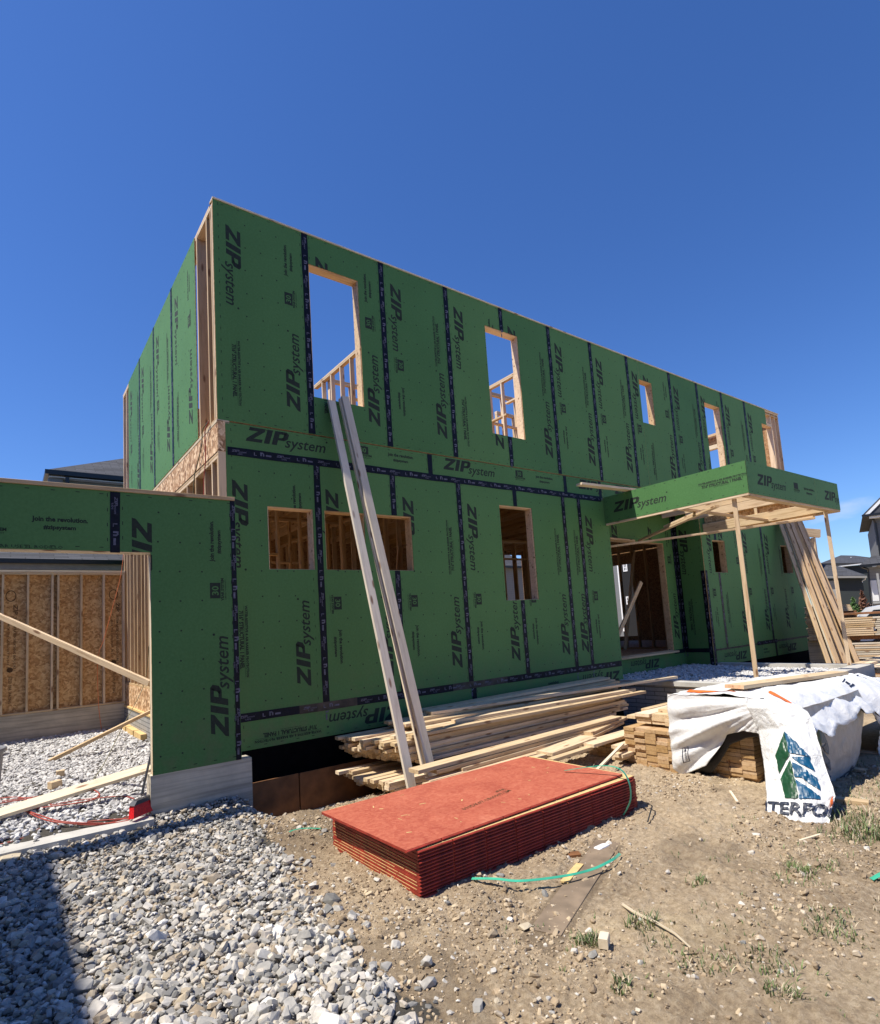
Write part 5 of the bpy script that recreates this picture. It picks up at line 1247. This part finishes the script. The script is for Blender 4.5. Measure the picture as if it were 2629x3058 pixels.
T('wood_scrap', (1.05, -4.00, gz(1.17, -3.98, .015)), (1.36, -3.88, gz(1.3, -3.9, .015)), .055, .010, YEL, 'flat yellow panel sliver beside the muddy board', 'wood scrap')
T('wood_scrap', (3.35, -4.05, gz(3.4, -4.05, .01)), (3.62, -3.85, gz(3.6, -3.9, .01)), .02, .01, WOODP, 'thin cream splinter on the dirt in front of the bundle', 'wood scrap')
T('wood_scrap', (2.75, -4.75, gz(2.8, -4.7, .01)), (3.0, -4.85, gz(3, -4.8, .01)), .02, .01, WOODP, 'thin splinter on the dirt left of the printed tarp flap', 'wood scrap')
m = MB(); q = [Vector((1.035, -4.48, gz(1.03, -4.48, .02))), Vector((1.0, -4.60, gz(1.0, -4.6, .02))), Vector((.97, -4.75, gz(.97, -4.75, .02))), Vector((.95, -4.88, gz(.95, -4.88, .02))), Vector((.91, -4.99, gz(.91, -5, .02)))]
m.tube([p-q[0] for p in q], [.010, .010, .009, .008, .005], STICKM, 7); tag(m.build('dry_stick', None, Matrix.Translation(q[0])), 'bare pale stick lying across the dirt near the grass', 'stick')
chunk('stone', (-1.95, -.62), (.10, .07, .07), STICKM, 'large buff stone on the gravel at the left edge before the concrete sill', 'stone')
chunk('stone', (.45, -4.22), (.05, .04, .03), STICKM, 'buff stone beside the near end of the muddy board', 'stone')
# grass
gm = MB()
def tuft(x, y, n, r, h, lean=.5):
    for _ in range(n):
        a = random.uniform(0, 6.28); d = r*math.sqrt(random.random()); bx, by = x+d*math.cos(a), y+d*math.sin(a); bz = gz(bx, by, -.005)
        hh = h*random.uniform(.5, 1.2); la = random.uniform(0, 6.28); l = hh*lean*random.uniform(.4, 1.6); w = random.uniform(.0018, .0035)
        px, py = -math.sin(la)*w, math.cos(la)*w
        p = [(bx+math.cos(la)*l*t*t, by+math.sin(la)*l*t*t, bz+hh*(t-.25*t*t)) for t in (0, .4, .75, 1)]
        gm.add([(p[0][0]-px, p[0][1]-py, p[0][2]), (p[0][0]+px, p[0][1]+py, p[0][2]), (p[1][0]+px, p[1][1]+py, p[1][2]), (p[1][0]-px, p[1][1]-py, p[1][2]), (p[2][0]+px*.7, p[2][1]+py*.7, p[2][2]), (p[2][0]-px*.7, p[2][1]-py*.7, p[2][2]), p[3]], [(0, 1, 2, 3), (3, 2, 4, 5), (5, 4, 6)], STICKM if random.random() < .22 else GRASSM)
for t in ((.589, -4.58, 170, .075, .07), (.93, -4.68, 110, .10, .07), (.88, -4.82, 40, .10, .05), (1.07, -5.33, 80, .13, .06), (1.0, -5.2, 40, .12, .05), (1.62, -4.63, 50, .08, .06), (1.577, -5.41, 90, .14, .06), (1.75, -5.35, 50, .12, .05),
          (3.242, -5.07, 170, .16, .12), (3.1, -4.98, 90, .2, .08), (3.5, -5.0, 160, .25, .10), (3.8, -4.95, 120, .3, .08), (.871, -5.46, 80, .08, .06), (.39, -4.94, 60, .06, .06), (.83, -5.1, 90, .14, .05), (2.26, -5.0, 90, .10, .07), (2.1, -5.03, 60, .14, .06), (2.45, -5.1, 50, .1, .05), (1.3, -5.0, 40, .2, .04), (2.6, -4.9, 40, .3, .05), (4.5, -5.0, 200, .6, .08), (5.4, -4.9, 250, .8, .08)):
    tuft(*t)
for _ in range(160): tuft(random.uniform(.2, 4), random.uniform(-5.9, -4.1), 4, .03, .035)
gr = gm.build('grass'); tag(gr, 'sparse tufts of grass on the trampled dirt', kind='stuff')

# ================================================================ surroundings
def hiproof(m, x0, x1, y0, y1, z, s, mat, ov=.4):
    x0 -= ov; x1 += ov; y0 -= ov; y1 += ov; h = min(x1-x0, y1-y0)/2; zr = z+h*s
    if x1-x0 > y1-y0: a, b = (x0+h, (y0+y1)/2, zr), (x1-h, (y0+y1)/2, zr)
    else: a, b = ((x0+x1)/2, y0+h, zr), ((x0+x1)/2, y1-h, zr)
    c = [(x0, y0, z), (x1, y0, z), (x1, y1, z), (x0, y1, z)]
    if x1-x0 > y1-y0: m.face([c[0], c[1], b, a], mat); m.face([c[1], c[2], b], mat); m.face([c[2], c[3], a, b], mat); m.face([c[3], c[0], a], mat)
    else: m.face([c[0], c[1], a], mat); m.face([c[1], c[2], b, a], mat); m.face([c[2], c[3], b], mat); m.face([c[3], c[0], a, b], mat)
    m.face(c[::-1], mat)
def window(parent, x0, x1, y, z0, z1, M=None, trim=WHITE):
    f = MB(); f.box(x0-.09, x0, y-.05, y, z0-.09, z1+.09, trim); f.box(x1, x1+.09, y-.05, y, z0-.09, z1+.09, trim); f.box(x0, x1, y-.05, y, z1, z1+.09, trim); f.box(x0, x1, y-.05, y, z0-.09, z0, trim); f.box((x0+x1)/2-.03, (x0+x1)/2+.03, y-.04, y-.01, z0, z1, trim); f.box(x0, (x0+x1)/2-.03, y-.04, y-.01, (z0+z1)/2-.025, (z0+z1)/2+.025, trim); f.box((x0+x1)/2+.03, x1, y-.04, y-.01, (z0+z1)/2-.025, (z0+z1)/2+.025, trim)
    fo = f.build('window', parent, M); g = MB(); g.face([(x0, y-.012, z0), (x1, y-.012, z0), (x1, y-.012, z1), (x0, y-.012, z1)], GLASS); g.build('pane', fo, M)
def shingle_roof(parent, x0, x1, y0, y1, z, s, name='roof', M=None, ov=.4, gut=.13):
    m = MB(); hiproof(m, x0, x1, y0, y1, z, s, SHING, ov); m.build(name, parent, M)
    g = MB(); a, b, c, d = x0-ov-.03, x1+ov+.03, y0-ov-.03, y1+ov+.03
    g.box(a, b, c, c+.12, z-gut, z+.01, FASC); g.box(a, b, d-.12, d, z-gut, z+.01, FASC); g.box(a, a+.12, c+.12, d-.12, z-gut, z+.01, FASC); g.box(b-.12, b, c+.12, d-.12, z-gut, z+.01, FASC); g.build('gutter', parent, M)
# house behind the garage
nb = empty('neighbour_house', (0, 20, 0), 'grey-sided house with charcoal hip roofs standing right behind the garage', 'house')
m = MB(); m.box(-.62, 9, 14.45, 24, -.3, 6.98, SIDEG); m.box(-9, 12, 9.45, 14.4, -.3, 3.50, SIDEG); m.build('wall', nb)
m = MB(); m.box(-.98, 9.3, 14.1, 14.44, 6.99, 7.02, WHITE); m.box(-.62, 9.0, 14.40, 14.449, 6.72, 6.98, GREYT); m.build('soffit', nb)
m = MB(); m.box(-1.0, -.62, 14.2, 14.44, 6.55, 6.98, SIDEG); [m.box(-.93, -.85, 14.185, 14.2, 6.80-.07*k, 6.83-.07*k, FASC) for k in range(4)]; m.build('eave_return', nb)
def shp(parent, y, z, s, x0, x1, d):
    m = MB(); m.face([(x0, y, z), (x1, y, z), (x1, y+d, z+s*d), (x0, y+d, z+s*d)], SHING); m.face([(x0, y, z-.03), (x0, y+d, z+s*d-.03), (x1, y+d, z+s*d-.03), (x1, y, z-.03)], SHING); return m.build('lower_roof', parent)
shingle_roof(nb, -.62, 9, 14.45, 24, 7.18, .55, ov=.44)
shp(nb, 9.0, 3.70, .42, -9.3, 12.3, 5.4)
m = MB(); m.box(-9.3, 12.3, 8.93, 9.0, 3.63, 3.73, FASC); m.build('gutter', nb)
m = MB(); m.box(-9.3, 12.3, 9.0, 9.44, 3.49, 3.53, GREYT); m.box(-9.3, 12.3, 9.0, 9.02, 3.53, 3.63, GREYT); m.build('soffit', nb)
m = MB(); m.box(.02, .10, 10.0, 10.15, 4.14, 4.22, FASC); m.build('roof_vent', nb)
m = MB(); m.box(-.56, -.46, 14.0, 14.1, 6.2, 7.0, FASC); m.build('downspout', nb)
# tall house left of the photographer, throws the big shadow over the gravel
lh = empty('neighbour_house', (-12, -8, 0), 'tall grey house just outside the photo on the left that shades the gravel', 'house')
m = MB(); m.box(-16, -6.45, -22, .10, -.4, 7.9, SIDEM); m.build('wall', lh)
m = MB(); m.box(-16.3, -6.05, -22.4, .50, 7.9, 8.2, FASC); m.face([(-16.3, -22.4, 8.2), (-6.05, -22.4, 8.2), (-11.2, -17, 9.2)], SHING); m.face([(-6.05, -22.4, 8.2), (-6.05, .5, 8.2), (-11.2, -5, 9.2), (-11.2, -17, 9.2)], SHING); m.face([(-6.05, .5, 8.2), (-16.3, .5, 8.2), (-11.2, -5, 9.2)], SHING); m.face([(-16.3, .5, 8.2), (-16.3, -22.4, 8.2), (-11.2, -17, 9.2), (-11.2, -5, 9.2)], SHING); m.build('roof', lh)
for yy in (-16, -11, -6): 
    Mw = Matrix.Translation((-6.45, yy, 0)) @ Matrix.Rotation(math.pi/2, 4, 'Z')
    window(lh, -.6, .6, 0, 1.0, 2.4, Mw); window(lh, -.6, .6, 0, 4.6, 6.0, Mw)

# frame of reference for the far right: s to the right, d away from the camera
AZR = math.radians(72); FD = Vector((math.sin(AZR), math.cos(AZR), 0)); RD = Vector((math.cos(AZR), -math.sin(AZR), 0)); C0 = Vector((-1.996, -6.853, 0))
def MR(d, s=0, rot=0):
    """matrix with local X to the right of the view, local Y away from it, at ground level"""
    M = Matrix.Identity(4)
    for i in range(3): M[i][0] = RD[i]; M[i][1] = FD[i]; M[i][3] = (C0+FD*d+RD*s)[i]
    return M @ Matrix.Rotation(rot, 4, 'Z')
# low dark house
M1 = MR(52)
h1 = link('neighbour_house', None, None, M1); tag(h1, 'low house with a dark roof and a near-black wall behind the shrub at the right', 'house')
m = MB(); m.box(-1.9, 1.15, 0.0, 6, -.3, 3.35, SIDED); m.build('wall', h1, M1)
m = MB(); m.box(-1.15, -.52, -.06, -.005, -.3, 3.22, GREYT); m.build('corner_wall', h1, M1)
m = MB(); m.face([(-2.2, -.4, 3.72), (1.45, -.4, 3.36), (-.0, 3, 4.35), (-1.35, 3, 4.72), (-2.2, 3, 4.7)], SHING); m.face([(1.45, -.4, 3.36), (1.5, 4, 3.4), (-.0, 3, 4.35)], SHING); m.build('roof', h1, M1)
m = MB(); m.prism([(-2.2, -.45, 3.55), (1.42, -.45, 3.20), (1.42, -.05, 3.20), (-2.2, -.05, 3.55)], [(-2.2, -.45, 3.70), (1.42, -.45, 3.34), (1.42, -.05, 3.34), (-2.2, -.05, 3.70)], SIDEG); m.build('soffit', h1, M1)
m = MB(); m.tube([(1.32, -.4, 3.25), (1.30, -.2, 3.1), (1.12, -.06, 3.02), (1.12, -.06, 2.9)], .03, WHITE, 6); m.build('downspout', h1, M1)
M2 = MR(60)
h2 = link('neighbour_house', None, None, M2); tag(h2, 'larger dark hip-roofed house rising behind the low dark house', 'house')
m = MB(); m.face([(-1.9, 0, 4.92), (-1.5, 0, 5.05), (.08, 5, 5.9), (1.1, 5, 5.75), (3.4, 0, 4.75), (3.4, 0, 4.60), (-1.9, 0, 4.60)], SHING); m.face([(-1.9, 0, 4.92), (-1.9, 9, 4.92), (1.1, 5, 5.75), (.08, 5, 5.9), (-1.5, 0, 5.05)], SHING); m.build('roof', h2, M2)
m = MB(); m.box(-1.8, 3.3, .1, 8, -.3, 4.59, SIDED); m.build('wall', h2, M2)
m = MB(); m.prism([(-.9, -.25, 4.56), (1.6, -.25, 4.62), (1.6, .1, 4.62), (-.9, .1, 4.56)], [(-.9, -.25, 4.64), (1.6, -.25, 4.70), (1.6, .1, 4.70), (-.9, .1, 4.64)], WHITE); m.build('gutter', h2, M2)
for sx, sz in ((.80, 5.55), (1.33, 5.38)): m = MB(); m.tube([(sx, 3.5, sz-.25), (sx, 3.5, sz)], .05, WHITE, 8); m.build('vent_pipe', h2, M2)
# white and grey house at the right edge
M3 = MR(34)
h3 = link('neighbour_house', None, None, M3); tag(h3, 'two-storey grey and white gabled house cut off by the right edge', 'house')
m = MB(); m.box(1.47, 7, 0, 8, 3.3, 5.42, SIDEM); m.box(.98, 7, -.8, 0, -.3, 3.1, SIDEG); m.build('wall', h3, M3)
m = MB(); m.prism([(1.09, -.45, 5.62), (3.9, -.45, 8.3), (6.9, -.45, 5.62)], [(1.09, 8.2, 5.62), (3.9, 8.2, 8.3), (6.9, 8.2, 5.62)], SHING); m.build('roof', h3, M3)
m = MB(); m.prism([(1.13, -.5, 5.56), (1.30, -.5, 5.56), (3.9, -.5, 8.05), (3.9, -.5, 8.22)], [(1.13, -.455, 5.56), (1.30, -.455, 5.56), (3.9, -.455, 8.05), (3.9, -.455, 8.22)], WHITE); m.build('bargeboard', h3, M3)
m = MB(); m.box(1.05, 7, -.62, -.50, 5.50, 5.60, FASC); m.tube([(1.25, -.5, 5.52), (1.32, -.3, 5.40), (1.50, -.12, 5.36), (1.55, -.06, 5.2), (1.55, -.06, 3.3)], .045, FASC, 6); m.build('gutter', h3, M3)
m = MB(); m.box(1.32, 7, -.5, -.02, 5.40, 5.49, WHITE); m.build('soffit', h3, M3)
m = MB(); m.face([(.68, -1.4, 3.22), (7, -1.4, 3.30), (7, 0, 3.75), (1.2, 0, 3.65)], SHING); m.box(.68, 7, -1.46, -1.38, 3.13, 3.23, FASC); m.tube([(.74, -1.4, 3.13), (.98, -1.1, 3.02), (.99, -.9, 2.9), (.93, -.9, 1.8), (.93, -.9, .2)], .04, FASC, 6); m.build('porch_eave', h3, M3)
m = MB(); m.box(1.0, 1.24, -.86, -.805, 1.54, 2.50, WHITE); m.box(1.30, 7, -.86, -.805, 1.54, 2.50, WHITE); m.box(1.0, 3, -.9, -.84, 1.42, 1.52, GREYT); m.build('white_trim_wall', h3, M3)
m = MB(); m.box(1.245, 1.33, -1.3, -1.2, .2, 2.80, GREYT); m.build('porch_column', h3, M3)
m = MB(); m.face([(1.85, -.012, 4.2), (2.8, -.012, 4.2), (2.8, -.012, 5.2), (1.85, -.012, 5.2)], GLASS); m.build('window', h3, M3)
# brick house seen through the entry and the white downspout on it
M4 = Matrix.Translation((40, 20, 0)) @ Matrix.Rotation(-math.pi/2, 4, 'Z')
h4 = link('neighbour_house', None, None, M4); tag(h4, 'dark brick house seen straight through the entry opening', 'house')
m = MB(); m.box(-8, 8, 0, 8, -.3, 8.5, BRICKM); m.build('wall', h4, M4); m = MB(); m.box(-3.75, -3.25, -.1, -.005, -.3, 8.5, SIDEM); m.build('side_wall', h4, M4)
shingle_roof(h4, -8, 8, 0, 8, 8.6, .5, M=M4)
m = MB(); m.box(-3.26, -3.14, -.14, -.02, .3, 8.4, WHITE); m.build('downspout', h4, M4)
for z0 in (2.62, 5.42): window(h4, -2.64, -2.46+.05, -.005, z0, z0+.5, M4)
h5_ = link('neighbour_house', None, None, Matrix.Translation((24, 22, 0))); tag(h5_, 'grey house glimpsed through the tall narrow window of the main wall', 'house'); M5 = Matrix.Translation((24, 22, 0))
m = MB(); m.box(-5, 4, 0, 8, -.3, 5.4, SIDEM); m.build('wall', h5_, M5); shingle_roof(h5_, -5, 4, 0, 8, 5.5, .7, M=M5); window(h5_, -.9, -.2, -.005, 2.0, 3.4, M5)
# traffic marker and bush through the doorway
tc_ = empty('traffic_cone', (33, 20.0, -.2), 'orange traffic cone seen through the entry opening', 'cone')
m = MB(); m.tube([(33, 20, -.15), (33, 20, .1), (33, 20, .5)], [.22, .16, .06], ORANGE, 12); m.build('cone_body', tc_); m = MB(); m.box(32.7, 33.3, 19.7, 20.3, -.2, -.15, ORANGE); m.build('base', tc_)
# shrubs
def shrub(name, M, r, h, n, mat, label, leaf=.06, conical=False):
    m = MB()
    for _ in range(n):
        t = random.random(); a = random.uniform(0, 6.28); k = math.sin(math.pi*min(1, .15+.85*t)) if not conical else (1-t)*.95+.05
        rr = r*k*random.uniform(.35, 1.05)*(1+.3*math.sin(a*3+t*9)); c = Vector((rr*math.cos(a), rr*math.sin(a), .1+h*t*random.uniform(.85, 1.08)))
        u = Vector((random.gauss(0, 1), random.gauss(0, 1), random.gauss(0, 1))).normalized(); v = u.orthogonal().normalized(); l = leaf*random.uniform(.6, 1.3)
        m.face([c-u*l, c+v*l*.5, c+u*l, c-v*l*.5], mat)
    o = link(name, None, None, M); tag(o, label, 'shrub'); m.build('foliage', o, M); s_ = MB(); s_.tube([(0, 0, 0), (.02, .01, h*.5), (0, 0, h*.85)], [.04, .03, .01], STICKM, 6); s_.build('stem', o, M); return o
shrub('shrub', MR(27.2, .52) @ Matrix.Translation((0, 0, -.2)), .26, 1.95, 1500, FOLR, 'russet-leaved shrub in front of the low dark house', .07)
shrub('shrub', MR(27.0, .22) @ Matrix.Translation((0, 0, -.2)), .30, 1.75, 1300, FOL, 'dark green shrub left of the russet one', .07)
shrub('shrub', Matrix.Translation((33.5, 20.6, -.2)), 1.0, 1.5, 900, FOL, 'green bush seen through the entry opening near the cone', .12)
# white car behind the lumber stacks
MC = MR(22, .95)
car = link('parked_car', None, None, MC); tag(car, 'white car mostly hidden behind the lumber stacks at the right', 'car')
prof = [(-.95, .35), (-.98, .75), (-.86, .98), (-.45, 1.36), (-.1, 1.42), (1.2, 1.42), (2.0, 1.30), (2.9, .95), (3.6, .85), (3.68, .35)]
m = MB(); m.prism([(a, 0, b) for a, b in prof], [(a, 1.75, b) for a, b in prof], CARW); m.build('body', car, MC)
m = MB(); m.prism([(-.62, -.012, .98), (-.30, -.012, 1.30), (1.2, -.012, 1.34), (2.0, -.012, 1.22), (2.5, -.012, .98)], [(-.62, -.004, .98), (-.30, -.004, 1.30), (1.2, -.004, 1.34), (2.0, -.004, 1.22), (2.5, -.004, .98)], GLASS); m.build('side_window', car, MC)
for wx in (-.2, 2.75):
    m = MB(); m.tube([(wx, -.02, .13), (wx, .22, .13)], .33, RUBBER, 20); w_ = m.build('wheel', car, MC); m = MB(); m.tube([(wx, -.03, .13), (wx, .1, .13)], .19, GREYT, 16); m.build('rim', w_, MC)
# lumber stacks far right
def far_stack(M, s0, s1, zb, zt_, dep, label, grp, step=.045, mats=(WOOD, WOODF, WOODP)):
    z = zb
    while z+.036 < zt_:
        for y0 in (0, .35):
            m_ = Matrix(M); a = M @ Vector((s0+jit(.03), y0, z)); b = M @ Vector((s1+jit(.05), y0, z))
            o = board('stacked_plank', a, b, .33, .036, random.choice(mats)); tag(o, label, 'plank', grp)
        z += step
MS = MR(17.5)
far_stack(MS, -.89, -.42, .70, 1.58, 1, 'plank in the far stack left of the leaning boards', 'planks of the far left stack')
far_stack(MS, -.10, .50, .78, 1.24, 1, 'plank in the upper layer of the far stack near the white car', 'planks of the far upper stack', .05, (WOOD, WOODF, WOODF))
far_stack(MS, .02, 1.4, .22, .62, 1, 'plank in the lower layer of the far stack near the white car', 'planks of the far lower stack', .05, (WOODF, WOODW))
far_stack(MS, .50, 1.4, .78, 1.24, 1, 'dark weathered plank at the right end of the far stack', 'weathered planks of the far stack', .05, (WOODW,))
for a, b, c, d, nme in ((-.92, -.40, .52, .66, 'concrete-grey plinth under the far left stack'), (-.12, 1.5, 1.27, 1.31, 'brown sheet covering the far stack'), (-.02, 1.5, .66, .75, 'dark red timber between the two far stack layers'), (.10, 1.5, -.2, .18, 'dark base timbers under the far stack')):
    m = MB(); m.box(a, b, -.03, .75, c if c != .52 else -.2, d, CONC if c == .52 else FORM); tag(m.build('stack_timber', None, MS), nme, 'timber')
for k in range(6):
    a = MR(19.5) @ Vector((-.15, 0, 1.36+.03*k)); b = MR(19.5) @ Vector((.12-.01*k, 0, 1.36+.03*k)); tag(board('stacked_plank', a, b, .3, .025, WOODF), 'plank in the small brown stack behind the far stack', 'plank', 'planks of the small back stack')
m = MB(); m.box(-.1, .2, 0, .5, -.2, 1.34, FORM); tag(m.build('stack_timber', None, MR(19.5)), 'brown timber base of the small back stack', 'timber')
# framed porch corner of the next building beyond the house
nf = empty('timber_porch', (15.9, -.45, -.2), 'bare timber porch frame showing past the far end of the house', 'porch frame')
D_ = 1.55
def far(p): return C0+Vector((0, 0, 1.6))+(Vector(p)-(C0+Vector((0, 0, 1.6))))*D_
a, b = far((15.45, -.18, 3.62)), far((16.01, -.59, 3.52)); board('beam', a, b, .14, .30*D_*.75, WOODF, nf)
a, b = far((15.90, -.46, 3.42)), far((15.93, -.46, 1.2)); board('post', a, b, .14, .14, WOODF, nf, up=(1, 0, 0))
a = far((15.5, -.15, 3.37)); b = far((15.9, -.40, 3.37)); board('joist', a, b, .09, .09, WOOD, nf)
# far ground cover and horizon houses are hidden by the site; keep a strip of lawn beyond
